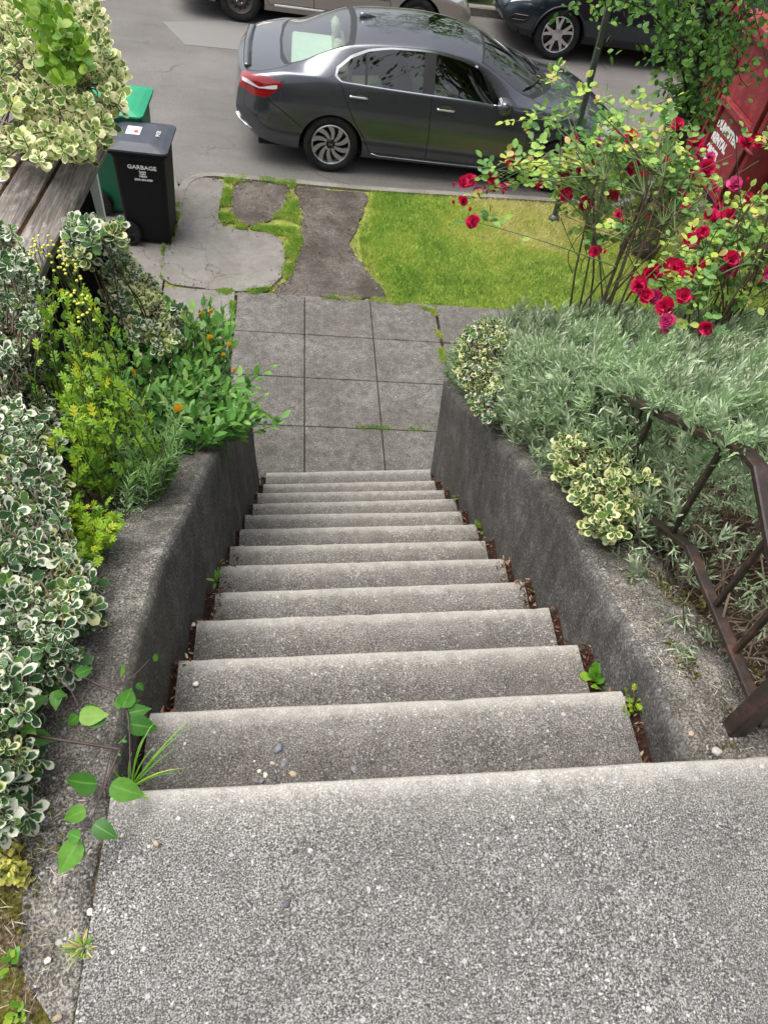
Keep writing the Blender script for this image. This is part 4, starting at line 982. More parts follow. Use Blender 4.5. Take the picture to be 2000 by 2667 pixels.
# --- wheeled bins.  local frame: front face towards -y?  handle and wheels on the -x side
M['bin_green'] = plain('green_bin_plastic', (.0, .115, .05), .45, var=.12, vscale=6); M['bin_lid_green'] = plain('green_lid_plastic', (.006, .25, .12), .38, var=.12, vscale=6)
M['bin_black'] = plain('black_bin_plastic', (.003, .0033, .0042), .6, spec=.25, var=.2, vscale=6); M['bin_lid_black'] = plain('dark_lid_plastic', (.035, .042, .058), .40, var=.2, vscale=6, dust=((.09, .09, .09), .5, 9))
M['white_print'] = plain('white_print', (.78, .78, .76), .6, var=.05); M['red_print'] = plain('red_print', (.55, .05, .04), .6)
def wheeled_bin(name, label, H, wt, dt, bm_, lm_, texts):
    """wt x dt at the rim; x across the printed face, hinge and wheels at -x... the printed side faces -y"""
    root = empty(name, (0, 0, 0), label, 'wheelie bin', 'wheeled bins by the kerb'); wb, db = wt*.87, dt*.84
    def ring(w, d, z, r=.04, sh=0.):
        P = []
        for cx, cy, a0 in ((1, 1, 0), (-1, 1, 90), (-1, -1, 180), (1, -1, 270)):
            for k in range(5): a = R_(a0+22.5*k); P.append((cx*(w/2-r)+r*math.cos(a)+sh, cy*(d/2-r)+r*math.sin(a), z))
        return P
    m = MB(); m.loft([ring(wb*.97, db*.97, .03), ring(wb, db, .06), ring(wb+(wt-wb)*.5, db+(dt-db)*.5, H*.5), ring(wt*.97, dt*.97, H*.86), ring(wt, dt, H*.875), ring(wt, dt, H*.905), ring(wt+.05, dt+.05, H*.915), ring(wt+.05, dt+.05, H*.945)])
    m.build('body', bm_, root)
    m = MB(); m.loft([ring(wt+.07, dt+.07, H*.946, .05), ring(wt+.08, dt+.08, H*.953, .05), ring(wt+.075, dt+.075, H*.965, .05), ring(wt-.04, dt-.04, H*.985, .05), ring(wt-.14, dt-.12, H*1.0, .05, -.01), ring(wt-.2, dt-.18, H*1.004, .05, -.01)])
    lid = m.build('lid', lm_, root)
    m = MB()
    for s in (-1, 1): m.box((wt*.5-.06, s*(dt*.5-.05), H*.965), (.12, .035, .022), bev=.006)
    m.build('lid_grip', lm_, lid)
    m = MB(); m.tube([(-wt/2-.05, -dt*.36, H*.93), (-wt/2-.05, dt*.36, H*.93)], .016, 10)
    for s in (-1, 1): m.tube([(-wt/2+.02, s*dt*.36, H*.92), (-wt/2-.05, s*dt*.36, H*.93)], .014, 8)
    m.build('handle', bm_, root, True)
    m = MB(); m.box((0, -dt/2-.012, H*.895), (wt*.5, .02, .022), bev=.004); m.build('front_lip', bm_, root)
    m = MB(); m.tube([(-wb/2+.02, -db/2-.055, .115), (-wb/2+.02, db/2+.055, .115)], .012, 8); m.build('axle', M['chrome'], root)
    for s in (-1, 1):
        e = empty('wheel', (-wb/2+.02, s*(db/2+.035), .118), None, None); e.parent = root
        t = MB(); r = .118; h = .028
        t.lathe([(r*.6, -h), (r*.72, -h), (r*.92, -h*.95), (r, -h*.5), (r, h*.5), (r*.92, h*.95), (r*.72, h), (r*.6, h)], 40, 'y')
        for k in range(36): a = 2*math.pi*k/36; t.box((r*math.cos(a), 0, r*math.sin(a)), (.008, h*1.6, .008), Matrix.Rotation(-a, 3, 'Y'))
        t.build('tyre', M['tyre'], e)
        t = MB(); t.lathe([(r*.62, s*-.01), (r*.6, s*.006), (.03, s*.006), (.024, s*.022), (0, s*.022)], 32, 'y')
        for k in range(6): a = 2*math.pi*k/6; t.box((r*.38*math.cos(a), s*.012, r*.38*math.sin(a)), (r*.42, .014, .016), Matrix.Rotation(-a, 3, 'Y'), bev=.003)
        t.build('rim', M['black'], e)
    for (s_, sz, z, bold, sx_) in texts:
        yy = -(db+(dt-db)*min(1, z/(H*.86)))/2-.003; lean = math.atan2((dt-db)/2, H*.86)
        text_mesh('lettering', s_, sz, M['white_print'], root, (.03, yy, z), (math.pi/2+lean, 0, 0), .0006+sz*.012, 'CENTER', sx_)
    return root, lid
def stand(root, world, yaw):
    n = Vector((-SX, 0, 1)).normalized(); e = Vector((math.cos(yaw), math.sin(yaw), 0)); e = (e-n*e.dot(n)).normalized(); y = n.cross(e)
    m = Matrix((e, y, n)).transposed().to_4x4(); m.translation = Vector(world); root.matrix_world = m
b1, l1 = wheeled_bin('wheeled_bin', 'black garbage bin with a white sticker on its lid, in front of the green bin', .96, .46, .50, M['bin_black'], M['bin_lid_black'],
    [('GARBAGE', .050, .755, .0016, 1.12), ('Seattle', .022, .725, 0, 1), ('Public', .022, .704, 0, 1), ('Utilities', .022, .683, 0, 1), ('(206) 684-3000', .024, .650, .001, 1.05)])
stand(b1, (-1.80, 6.22, gz(-1.80, 6.22)-.012), R_(-2))
m = MB(); m.box((-.06, .02, .964), (.12, .15, .002)); m.build('sticker', M['white_print'], l1)
m = MB(); m.box((-.035, 0, .966), (.035, .05, .0015)); m.build('sticker_print', M['red_print'], l1)
text_mesh('lid_number', '1514', .055, M['white_print'], l1, (.135, .0, .9665), (0, 0, -math.pi/2), 0)
b2, l2 = wheeled_bin('wheeled_bin', 'green food and yard waste bin, partly hidden behind the black bin', 1.04, .54, .58, M['bin_green'], M['bin_lid_green'], [('FOOD/YARD', .062, .87, .0018, 1.1), ('WASTE', .062, .80, .0018, 1.1)])
stand(b2, (-2.10, 6.74, gz(-2.10, 6.74)-.012), R_(-2))

# --- street sign post
pb = dg(1196, 474, -.01)
post = empty('sign_post', pb, 'grey green steel sign post standing at the kerb behind the rose bush', 'sign post')
m = MB(); up = Vector((.015, 0, 1)).normalized(); L = [up*0, up*1.2, up*3.0]
m.loft([[(p.x+a, p.y+b, p.z) for a, b in ((-.03, -.014), (-.022, -.02), (.022, -.02), (.03, -.014), (.03, .012), (-.03, .012))] for p in L]); m.build('post', M['greenpole'], post)
m = MB(); m.lathe([(.06, -.02), (.06, .03), (.045, .05), (.03, .06)], 16); m.build('base_sleeve', M['greenpole'], post)
m = MB(); m.box((.045, -.02, 2.62), (.30, .004, .45), bev=.001); m.build('sign_plate', M['white'], post)

# --- red dumpster on the street in front of the saloon
M['dump'] = plain('red_dumpster_paint', (.235, .024, .03), .55, var=.22, vscale=4, bumpd=.002, dust=((.42, .12, .11), .5, 7))
M['dump_rust'] = plain('rusted_steel', (.10, .035, .02), .8, var=.5, vscale=20)
dm = empty('dumpster', (0, 0, 0), 'big red steel dumpster with white hand painted lettering, beyond the rose bushes', 'dumpster')
X0 = 4.72; Y0d, Y1d = 7.70, 9.62     # end face towards -x
n_ = Vector((-SX, 0, 1)).normalized(); e_ = Vector((1, 0, SX)).normalized(); y_ = n_.cross(e_)
mm = Matrix((e_, y_, n_)).transposed().to_4x4(); mm.translation = Vector((X0, Y0d, gz(X0, Y0d)+RD)); dm.matrix_world = mm
WD = Y1d-Y0d
def dbox(name, c, d, mat='dump', bev=.006, par=None, rot=None): m = MB(); m.box(c, d, rot, bev=bev); return m.build(name, M[mat], par or dm)
dbox('shell', (2.2, WD/2, .95), (4.2, WD-.04, 1.5)); 
for y in (.05, WD-.04): dbox('corner_post', (.02, y, .98), (.12, .08, 1.66))
mi_ = mm.inverted(); c_ = mi_ @ Vector(CAM)
def dl(px, py, X=0.):
    r = mi_.to_3x3() @ Vector(ray(px, py)); p = c_+r*((X-c_.x)/r.x); return p.y, p.z
sy0, sz0 = dl(1781, 370); sy1, sz1 = dl(1850, 217); gy0, gz0 = dl(1881, 262); gy1, gz1 = dl(1952, 338)
yS = (sy0+sy1)/2; dbox('side_panel', (.03, yS-.085, .62), (.05, .17, sz1-.1)); dbox('side_panel', (.02, yS-.085, sz1+.03), (.08, .18, .05), rot=None)
dbox('corner_post', (.06, yS+.10, .9), (.06, .06, 1.5)); dbox('corner_post', (.05, (yS+gy0)/2-.05, .9), (.07, .05, 1.55))
zg = (gz0+gz1)/2; yc = (gy0+gy1)/2; wg = gy0-gy1
gate = dbox('gate', (.075, yc, zg/2+.08), (.03, wg+.10, zg-.1))
dbox('gate_beam', (.03, yc, zg), (.10, wg+.10, .075), par=gate); dbox('gate_beam', (.04, yc, .16), (.09, wg+.10, .07), par=gate)
for y in (gy0+.03, gy1-.03): dbox('gate_stile', (.05, y, zg/2+.08), (.07, .06, zg-.16), par=gate)
dbox('upper_plate', (.08, yc, (zg+1.74)/2), (.03, wg+.3, 1.66-zg)); dbox('corner_post', (.04, gy1-.20, .9), (.09, .08, 1.6))
dbox('top_rail', (.03, WD/2, 1.76), (.14, WD, .12)); dbox('lower_rail', (.05, WD/2, .22), (.08, WD, .10))
for z in (.45, .85):
    m = MB(); m.tube([(-.02, gy1-.02, z), (-.02, gy1-.30, z)], .022, 8); m.build('latch', M['dump'], dm, True)
    m = MB(); m.tube([(-.0, gy0+.12, z-.1), (-.0, gy0+.12, z+.05)], .022, 8); m.build('hinge', M['dump_rust'], dm, True)
m = MB(); m.tube([(-.03, gy1-.12, .3), (-.03, gy1-.12, zg+.05)], .016, 8); m.build('latch_bar', M['dump_rust'], dm, True)
ty, tz = dl(1872, 312, .055)
for k in range(7): dbox('side_rib', (.5+.6*k, -.05, .95), (.10, .10, 1.5))
for k in range(7): dbox('side_rib', (.5+.6*k, WD+.03, .95), (.10, .10, 1.5))
dbox('side_rail', (2.2, -.04, 1.74), (4.2, .12, .12)); dbox('skid', (2.2, .3, .10), (4.1, .12, .18), 'dump_rust'); dbox('skid', (2.2, WD-.3, .10), (4.1, .12, .18), 'dump_rust')
for i, (s_, sz) in enumerate((('DUMPSTER', .135), ('RENTAL', .135), ('ORDER', .115), ('ONLINE', .10), ('OR CALL', .10))):
    text_mesh('lettering', s_, sz, M['white_print'], dm, (.056, ty-(0, .0, -.01, -.02, -.02)[i], tz-.06-(0, .155, .295, .41, .52)[i]), (math.pi/2, 0, -math.pi/2), .008, 'LEFT', .92)

# --- plank deck edge (left), with its dark side panel and white corner board
PK = -.18
sh = empty('plank_shelter', (-1.3, 3.1, PK), 'weathered plank roof edge with dark side panel and white corner board, left of the steps', 'shelter'); 
def pz(px, py, z=PK): return at_z(px, py, z)
def plank(name, e0, e1, w, th=.04, mat='wood', dz=0.):
    """e0 far and e1 near ends of the right edge"""
    e0, e1 = Vector(e0), Vector(e1); d = (e1-e0).normalized(); sd = Vector((d.y, -d.x, 0)); sd = -sd if sd.x > 0 else sd
    e1 = e0+d*2.15; rings = []; n = 40
    for i in range(n):
        p = e0.lerp(e1, i/(n-1)); j = .004*mn.noise(Vector((p.y*6, w*9, 0))); a = p-sd*j; b = p+sd*w
        rings.append([tuple(q-sh.location) for q in (a+Vector((0, 0, dz-th)), a+Vector((0, 0, dz-.006)), a+sd*.006+Vector((0, 0, dz)), b-sd*.006+Vector((0, 0, dz)), b+Vector((0, 0, dz-.006)), b+Vector((0, 0, dz-th)))])
    m = MB(); m.loft(rings); return m.build(name, M[mat], sh)
E0, E1 = pz(274, 380), pz(131, 659)
dv = (Vector(E1)-Vector(E0)).normalized(); sd = Vector((dv.y, -dv.x, 0)); sd = -sd if sd.x > 0 else sd
off = 0.
for k, w in enumerate((.158, .158, .155)):
    p0 = Vector(E0)+sd*off+dv*(-.02*(k % 2)); plank('plank', p0, p0+dv, w, .04, 'wood', -.003*k)
    gp0 = p0+sd*(w+.001); 
    m = MB(); m.loft([[tuple(q-sh.location) for q in (gp0+dv*t+Vector((0, 0, -.035)), gp0+dv*t+Vector((0, 0, -.012)), gp0+dv*t+sd*.022+Vector((0, 0, -.012)), gp0+dv*t+sd*.022+Vector((0, 0, -.035)))] for t in np.linspace(0, 2.1, 20)]); m.build('gap_moss', M['mossgap'], sh)
    off += w+.024
m = MB(); q = Vector(E0)+sd*off-sh.location
m.loft([[(q+dv*t+sd*u+Vector((0, 0, z))) [:] for u, z in ((0, -.03), (0, .0), (.9, .012), (.9, -.03))] for t in (0, 1.2)]); M['greyboard'] = plain('grey_board', (.22, .205, .18), .8, var=.2, vscale=5, dust=((.12, .11, .09), .6, 8)); m.build('roof_board', M['greyboard'], sh)
m = MB(); m.loft([[(q+dv*t+sd*u+Vector((0, 0, z)))[:] for u, z in ((0, -.03), (0, -.004), (.5, -.004), (.5, -.03))] for t in (1.21, 2.1)]); m.build('roof_board', M['wood'], sh)
m = MB(); c = Vector(at_z(10, 470, PK))-sh.location; m.lathe([(.018, .0), (.02, .006), (.012, .008), (.010, .003)], 20, 'z', c); m.build('bolt_ring', M['white'], sh)
YP = 3.02
def yp(px, py): return Vector(at_y(px, py, YP))-sh.location
cr_ = lambda x, y: (x*350/1659., 300+y*450/2133.)
tl, tr, br_, bl = yp(*cr_(1060, 760)), yp(*cr_(1190, 660)), yp(*cr_(1385, 1720)), yp(*cr_(1340, 1740)); k = (bl-tl)
tr2 = yp(*cr_(1160, 560)); tl2 = yp(*cr_(1030, 600))
m = MB(); m.prism([tl2, bl, br_, tr2], None, (0, .03, 0)); m.build('corner_board', M['white'], sh)
dn = Vector((bl.x+.045+(bl.x-tl2.x)*1.35, 0, bl.z+(bl.z-tl2.z)*1.35))
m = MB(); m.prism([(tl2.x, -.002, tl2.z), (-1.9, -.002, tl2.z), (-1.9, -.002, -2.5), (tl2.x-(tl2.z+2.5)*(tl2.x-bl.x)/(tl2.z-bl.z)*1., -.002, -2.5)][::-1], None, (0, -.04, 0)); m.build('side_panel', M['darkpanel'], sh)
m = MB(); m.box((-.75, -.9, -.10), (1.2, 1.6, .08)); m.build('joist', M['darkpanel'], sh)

# --- wrought iron railing on the right wall
rl = empty('iron_railing', (.80, .05, -.03), 'low dark iron railing with a bent handrail, half swallowed by lavender', 'railing')
XR = .80; rp = lambda px, py: Vector(at_x(px*DK, py*DK, XR))-rl.location
b0, b1_, b2_ = rp(1632, 1522), rp(1490, 1183), rp(1385, 1107); t0, t1_, t1b, t2_ = rp(1662, 1130), rp(1640, 1010), rp(1612, 978), rp(1272, 822)
dy = (b2_-b1_).normalized(); bend = b2_+dy*.9
def flatbar(mb, pts, w, h):
    R = []
    for i, p in enumerate(pts):
        tg = (pts[min(i+1, len(pts)-1)]-pts[max(i-1, 0)]).normalized(); nz_ = Vector((1, 0, 0)).cross(tg).normalized(); nz_ = nz_ if nz_.z > 0 else -nz_
        R.append([tuple(p+Vector((a*w/2, 0, 0))+nz_*(b*h/2)) for a, b in ((-1, -.7), (-.8, -1), (.8, -1), (1, -.7), (1, .7), (.8, 1), (-.8, 1), (-1, .7))])
    mb.loft(R)
m = MB(); flatbar(m, [b0+(b0-b1_)*.12, b0, b1_.lerp(b0, .12), b1_, b1_.lerp(b2_, .15), b2_, bend], .028, .018); m.build('bottom_rail', M['iron'], rl)
tb = t1b+(t2_-t1b).normalized()*1.7
m = MB(); flatbar(m, [t0+(t0-t1_)*3, t0, t1_, t1b, t1b.lerp(t2_, .1), t2_, tb], .037, .020); m.build('handrail', M['iron'], rl)
def top_at(y):
    L = [t0+(t0-t1_)*3, t0, t1_, t1b, t2_, tb]
    return float(np.interp(y, [p.y for p in L], [p.z for p in L]))
def bot_at(y): L = [b0+(b0-b1_)*.12, b0, b1_, b2_, bend]; return float(np.interp(y, [p.y for p in L], [p.z for p in L]))
for px, py in ((1590, 1405), (1552, 1300), (1452, 1150), None or (1330, 1070)):
    p = rp(px, py); y = p.y; m = MB(); m.bar((0, y, bot_at(y)), (0, y, top_at(y)), .014, .014, (0, 1, 0), bev=.002); m.build('baluster', M['iron'], rl)
for y in (1.0, 1.16, 1.32, 1.5, 1.7): m = MB(); m.bar((0, y, bot_at(y)), (0, y, top_at(y)), .014, .014, (0, 1, 0), bev=.002); m.build('baluster', M['iron'], rl)
for y, q in ((1.0, 1), (1.22, -1)):              # scrolls between the balusters
    m = MB(); pts = []; zc = (bot_at(y)+top_at(y))/2+.03
    for k in range(26): a = k/25*2.6*math.pi; r = .02+.012*a; pts.append((.004, y+.08+q*r*math.cos(a)*.7, zc+r*math.sin(a)*.8))
    m.tube(pts, .006, 6); m.build('scroll', M['iron'], rl, True)
pc = Vector(at_z(1592*DK, 1583*DK, -.02))-rl.location
m = MB(); m.box((pc.x+.012, pc.y+.02, .42), (.042, .042, .92), bev=.004); m.build('newel_post', M['iron'], rl)
# ------------------------------------------------------------------ plants
def V3(*a): return Vector(a)
def at_surf(px, py, fn, t0=.6, t1=9.):
    r = ray(px, py); a, b = t0, t1; n = 60; prev = a
    for i in range(1, n+1):
        t = a+(b-a)*i/n; p = CAM+r*t
        if p[2] < fn(p[0], p[1]):
            lo, hi = prev, t
            for _ in range(16):
                m = (lo+hi)/2; q = CAM+r*m
                if q[2] < fn(q[0], q[1]): hi = m
                else: lo = m
            return Vector(CAM+r*lo)
        prev = t
    return Vector(CAM+r*b)
def poly_samples(poly, n):
    xs = [p[0] for p in poly]; ys = [p[1] for p in poly]; out = []
    while len(out) < n:
        p = (random.uniform(min(xs), max(xs)), random.uniform(min(ys), max(ys)))
        if in_poly(p, poly): out.append(p)
    return out
def perp(a):
    a = Vector(a).normalized(); u = a.orthogonal().normalized(); return u, a.cross(u)
def rosette(lb, tip, axis, n, size, sp0=25, sp1=82, step=.014, r=None):
    axis = Vector(axis).normalized(); u, w = perp(axis); a0 = random.uniform(0, 6.28)
    for k in range(n):
        lev = k//2; a = a0+(k % 2)*math.pi+lev*1.57+random.gauss(0, .2); f = min(1, lev/max(1, n/2-1)); sp = R_(sp0+(sp1-sp0)*f**.8+random.gauss(0, 8))
        d = axis*math.cos(sp)+(u*math.cos(a)+w*math.sin(a))*math.sin(sp)
        rr = random.random() if r is None else r
        lb.leaf(tip-axis*(lev*step), d, axis+d*.01, size*(.55+.45*min(1, f*1.6))*random.uniform(.85, 1.12), min(1, rr*(.9)+(.12 if lev == 0 else 0)))
def shrub(name, label, tips, size, mats, n_leaf=(8, 13), base=None, outward=None, group=None, cat='shrub', stem_len=.16, sp=(25, 82), upb=.55, fresh=0., kind='obov', wide=1., roots=None, nroot=22):
    """tips: list of Vector; outward(p) gives the direction the shoot faces"""
    c = sum(tips, Vector())/len(tips); base = base or c
    root = empty(name, base, label, cat, group); A = LB(); Bf = LB(); st = MB()
    for p in tips:
        o = outward(p) if outward else (p-c); ax = (Vector(o).normalized()*(1-upb)+Vector((0, 0, 1))*upb+rdir()*.35).normalized(); q = p-base
        lb = Bf if random.random() < fresh else A
        rosette(lb, q, ax, random.randint(*n_leaf), size*random.uniform(.6, 1.22), *sp)
        L = stem_len*random.uniform(.5, 1.1); inn = (c-p).normalized()*.6-ax*.5; st.tube([q, q-ax*L*.3+rdir()*.01, q+inn*L*.6+rdir()*.02, q+inn*L+rdir()*.03], [.002, .0028, .003, .0035], 4, cap=False)
    A.build('foliage', kind, M[mats[0]], root, wide)
    if Bf.P: Bf.build('foliage', kind, M[mats[1]], root, wide)
    if roots:
        br = MB()
        for k in range(nroot): br.tube([q-base for q in arc(Vector(random.choice(roots))+rdir()*.05, random.choice(tips), -.1, .12, 8)], [.005, .0048, .0045, .004, .0036, .003, .0025, .002], 5, cap=False)
        br.build('branches', M['cane'], root, True)
    st.build('stems', M['cane'], root, True); return root
def px_tips(poly, n, depth, jd, back=.0):
    """points in a picture-region polygon (photo pixels / DK) at a depth along the view, thickened backwards"""
    out = []
    for x, y in poly_samples(poly, n):
        d = depth(x, y) if callable(depth) else depth; d += random.gauss(0, jd)+back*random.random()**1.5; out.append(Vector(at_depth(x*DK, y*DK, d)))
    return out
def surf_tips(poly, n, fn, jz=.03):
    out = []
    for x, y in poly_samples(poly, n): p = at_surf(x*DK, y*DK, fn); p.z += random.gauss(0, jz); out.append(p)
    return out
hummock = lambda x, y, s, f: s*(.5+.5*mn.noise(Vector((x*f, y*f, 2.2))))
# 1 big variegated shrub at the left edge
LM = [(-30, 470), (20, 490), (62, 560), (92, 650), (88, 740), (118, 840), (120, 900), (105, 960), (132, 1040), (140, 1130), (178, 1225), (205, 1290), (190, 1330), (150, 1360), (172, 1420), (110, 1440), (75, 1480), (50, 1560), (55, 1640), (30, 1700), (20, 1780), (-30, 1800)]
fL = lambda x, y: soil_l(x, min(y, 2.6))+.10+.30*min(1, max(0, (-x-.86)/.5))+hummock(x, y, .10, 5)
tp = surf_tips(LM, 900, fL, .045)+[p-Vector((random.uniform(0, .1), random.uniform(-.05, .05), random.uniform(.05, .16))) for p in surf_tips(LM, 380, fL, .03)]
tp += px_tips([(-20, 470), (30, 492), (70, 560), (95, 640), (90, 720), (60, 760), (-20, 800)], 150, lambda x, y: 2.52-.0004*(y-600), .06, .12)
shrub('euonymus_shrub', 'large green and white variegated shrub spreading along the left edge beside the wall', tp, .038, ('euo', 'euo_yel'), (7, 12), base=Vector((-1.15, .9, -.3)), outward=lambda p: Vector((.45, -.45, .5))+rdir()*.5, group='variegated shrubs', upb=.3, fresh=.14, stem_len=.2, wide=.88, sp=(20, 88))
# 2 pale one over the planks
UB = [(-20, -30), (200, -30), (225, 40), (232, 95), (258, 140), (262, 190), (268, 225), (250, 262), (228, 290), (235, 318), (196, 330), (170, 315), (150, 330), (120, 318), (92, 345), (70, 330), (45, 320), (20, 335), (-20, 350), (-20, 290), (30, 262), (60, 235), (30, 222), (-20, 215)]
dU = lambda x, y: 3.02-.0012*(y-150)+.0006*(130-x)
tp = px_tips(UB, 330, dU, .10, .45)
ub = shrub('euonymus_shrub', 'pale cream and lime variegated shrub hanging over the weathered planks', tp, .058, ('euo_pale', 'euo_new'), (8, 12), base=Vector((-1.75, 3.0, PK)), roots=[(-1.75, 3.0, PK), (-1.6, 2.95, PK), (-1.5, 3.0, PK)], outward=lambda p: Vector((.4, -.6, .3)), group='variegated shrubs', upb=.40, stem_len=.25)
nb = MB(); A = LB()
for x, y in poly_samples([(50, -10), (130, -10), (170, 60), (180, 150), (150, 180), (110, 150), (75, 60)], 34):
    p = Vector(at_depth(x*DK, y*DK, 2.85+random.gauss(0, .06)))-ub.location; rosette(A, p, Vector((.3, -.6, .8))+rdir()*.4, 9, .06)
A.build('foliage', 'obov', M['euo_new'], ub)
for k in range(26):
    a = at_depth(random.uniform(0, 230)*DK, random.uniform(150, 320)*DK, 3.1); b = Vector(a)+Vector((random.uniform(-.45, -.1), random.uniform(0, .3), random.uniform(-.12, .1)))
    nb.tube([q-ub.location for q in arc(a, b, .1, .12)], .0035, 5, cap=False)
nb.build('branches', M['twig'], ub, True)
# 3 clump on the dark panel, 4 strip by the white board, 5 small ones
tp = px_tips([(140, 490), (165, 455), (195, 470), (222, 485), (222, 520), (205, 560), (170, 560), (142, 545)], 34, 2.86, .05, .12)+px_tips([(222, 500), (255, 470), (262, 480), (235, 520)], 7, 2.9, .03, .02)
shrub('euonymus_shrub', 'small variegated clump sprouting from the dark panel below the planks', tp, .05, ('euo', 'euo_yel'), (8, 12), base=Vector((-1.1, 2.4, -1.2)), roots=[(-1.1, 2.4, -1.22), (-1.05, 2.5, -1.28)], nroot=9, group='variegated shrubs', outward=lambda p: Vector((.3, -.6, .5)), upb=.4, fresh=.3, stem_len=.2)
tp = px_tips([(232, 500), (262, 505), (290, 575), (330, 600), (350, 640), (400, 665), (400, 720), (340, 760), (290, 730), (262, 690), (228, 680), (236, 600)], 340, lambda x, y: 3.62-.0025*(y-600), .08, .22)
shrub('euonymus_shrub', 'cream edged variegated shrub in front of the white corner board, above the pale sidewalk', tp, .045, ('euo_pale', 'euo'), (8, 11), base=Vector((-1.05, 2.66, -1.4)), roots=[(-1.05, 2.66, -1.42), (-.95, 2.65, -1.42), (-1.15, 2.64, -1.4)], nroot=9, group='variegated shrubs', outward=lambda p: Vector((.4, -.5, .5)), upb=.5, fresh=.4, stem_len=.2)
tp = surf_tips([(225, 1010), (300, 985), (345, 985), (350, 1010), (310, 1080), (315, 1095), (275, 1110), (235, 1075)], 40, lambda x, y: soil_l(x, y)+.07, .02)+surf_tips([(345, 905), (370, 890), (430, 910), (425, 935), (390, 945)], 26, lambda x, y: soil_l(x, y)+.09, .02)
shrub('euonymus_shrub', 'low white edged variegated clump creeping onto the left wall top', tp, .036, ('euo', 'euo_yel'), (8, 11), group='variegated shrubs', outward=lambda p: Vector((.4, -.4, .5)), upb=.4, fresh=.1, stem_len=.1)
# right-hand ones
tp = px_tips([(985, 740), (1010, 700), (1060, 690), (1108, 720), (1112, 790), (1095, 860), (1050, 905), (1005, 855), (985, 800)], 190, lambda x, y: 3.42-.0028*(y-790), .06, .25)
shrub('euonymus_shrub', 'small leaved yellow edged variegated shrub at the street end of the right wall', tp, .032, ('euo_yel', 'euo'), (8, 11), base=Vector((.92, 2.7, -1.46)), roots=[(.92, 2.7, -1.46), (.95, 2.85, -1.53)], nroot=20, group='variegated shrubs', outward=lambda p: Vector((-.5, -.4, .4)), upb=.4, fresh=.35, stem_len=.15)
G = [(1200, 985), (1215, 935), (1245, 930), (1300, 960), (1330, 985), (1395, 1000), (1400, 1050), (1372, 1105), (1330, 1165), (1283, 1165), (1275, 1110), (1240, 1060), (1205, 1020)]
tp = px_tips(G, 200, lambda x, y: 2.20-.0013*(y-1050), .04, .16)
shrub('euonymus_shrub', 'yellow edged variegated shrub trailing through the railing onto the right wall', tp, .036, ('euo_yel', 'euo_yel'), (7, 11), base=Vector((.92, .85, -.4)), group='variegated shrubs', outward=lambda p: Vector((-.5, -.5, .3)), upb=.35, stem_len=.15)

# ---- lavender
lv = empty('lavender_hedge', (1.2, 1.5, -.8), 'dense silvery grey green lavender hedge growing behind and through the railing', 'lavender')
LA, LG = LB(), LB(); LS = MB()
def lav_top(x, y):
    edge = min(1, max(0, (x-.70)/.28)); fr = min(1, max(0, (y-.0)/.55)); bk = min(1, max(0, (3.12-y)/.3))
    return soil_r(max(x, .85), y)+(.10+.40*edge**.7)*(.35+.65*fr)*(.5+.5*bk)+.16*min(1, max(0, (y-1.6)/.8))+hummock(x, y, .17, 4.2)-.07
def lav_shoot(lb, p, ax, L, n, sz):
    ax = ax.normalized(); u, w = perp(ax); a0 = random.uniform(0, 6.28)
    for k in range(n):
        t = k/(n-1); a = a0+k*2.4; sp = R_(14+34*(1-t)+random.gauss(0, 8)); d = ax*math.cos(sp)+(u*math.cos(a)+w*math.sin(a))*math.sin(sp)
        lb.leaf(p-ax*L*(1-t), d, d.cross(ax)+rdir()*.4, sz*(.65+.5*math.sin(math.pi*min(1, .25+t*.65)))*random.uniform(.8, 1.2), min(1, max(0, random.gauss(.32+.38*t, .18))))
cnt = 0
while cnt < 3300:
    x = .66+2.3*random.random()**1.15; y = random.uniform(.22, 3.08)
    if x < .80 and y < 1.0 and random.random() < .7: continue
    if (y < .95 and x < 1.05) and random.random() < .35: continue
    b_ = mn.noise(Vector((x*3.1, y*3.1, 8)))
    if b_ > .22 and random.random() < .85: continue                          # bare woody gaps
    z = lav_top(x, y)+random.gauss(0, .025); p = Vector((x, y, z))-lv.location
    out = Vector((-.55 if x < .9 else random.gauss(0, .12), -.12, 1.1))+rdir()*.25
    lav_shoot(LG if random.random() < .3+1.2*mn.noise(Vector((x*2.3, y*2.3, 20))) else LA, p, out, random.uniform(.08, .14), random.randint(12, 17), random.uniform(.046, .064)); cnt += 1
for k in range(900):                                                      # inner and lower shoots, seen through the gaps and down the wall side
    x = .70+1.4*random.random()**1.5; y = random.uniform(.25, 3.05); z0 = soil_r(max(x, .85), y); z = z0+(lav_top(x, y)-z0)*random.uniform(.25, .8)
    lav_shoot(LA, Vector((x, y, z))-lv.location, Vector((-.5, -.35, .7))+rdir()*.5, .07, 13, .036)
for k in range(1150):                                                     # mound spilling out through the railing over the wall top
    y = .72+2.32*random.random()**.8; f = min(1, max(0, (y-.72)/.45)); x = random.uniform(.80-.21*f, .84); z0 = wtr(y); q = min(1, max(0, (x-.58)/.20))
    hmx = .06+.40*f*q**.6+hummock(x, y, .08, 5); z = z0+hmx*(1-.55*random.random()**2.2)
    if (1.18 < y < 1.42 or y < .95) and random.random() < .55: continue
    lav_shoot(LG if random.random() < .3 else LA, Vector((x, y, z))-lv.location, Vector((-.45, -.3, .9))+rdir()*.3, random.uniform(.08, .12), 15, .052)
for k in range(420):
    x = .84+1.3*random.random()**1.4; y = random.uniform(.15, 2.9); a = Vector((x, y, soil_r(x, y)-.02))-lv.location; b = a+Vector((random.gauss(-.04, .08), random.gauss(-.04, .08), random.uniform(.14, .34)))
    LS.tube(arc(a, b, 0, .16, 5), [.0045, .004, .0036, .003, .002], 5, cap=False)
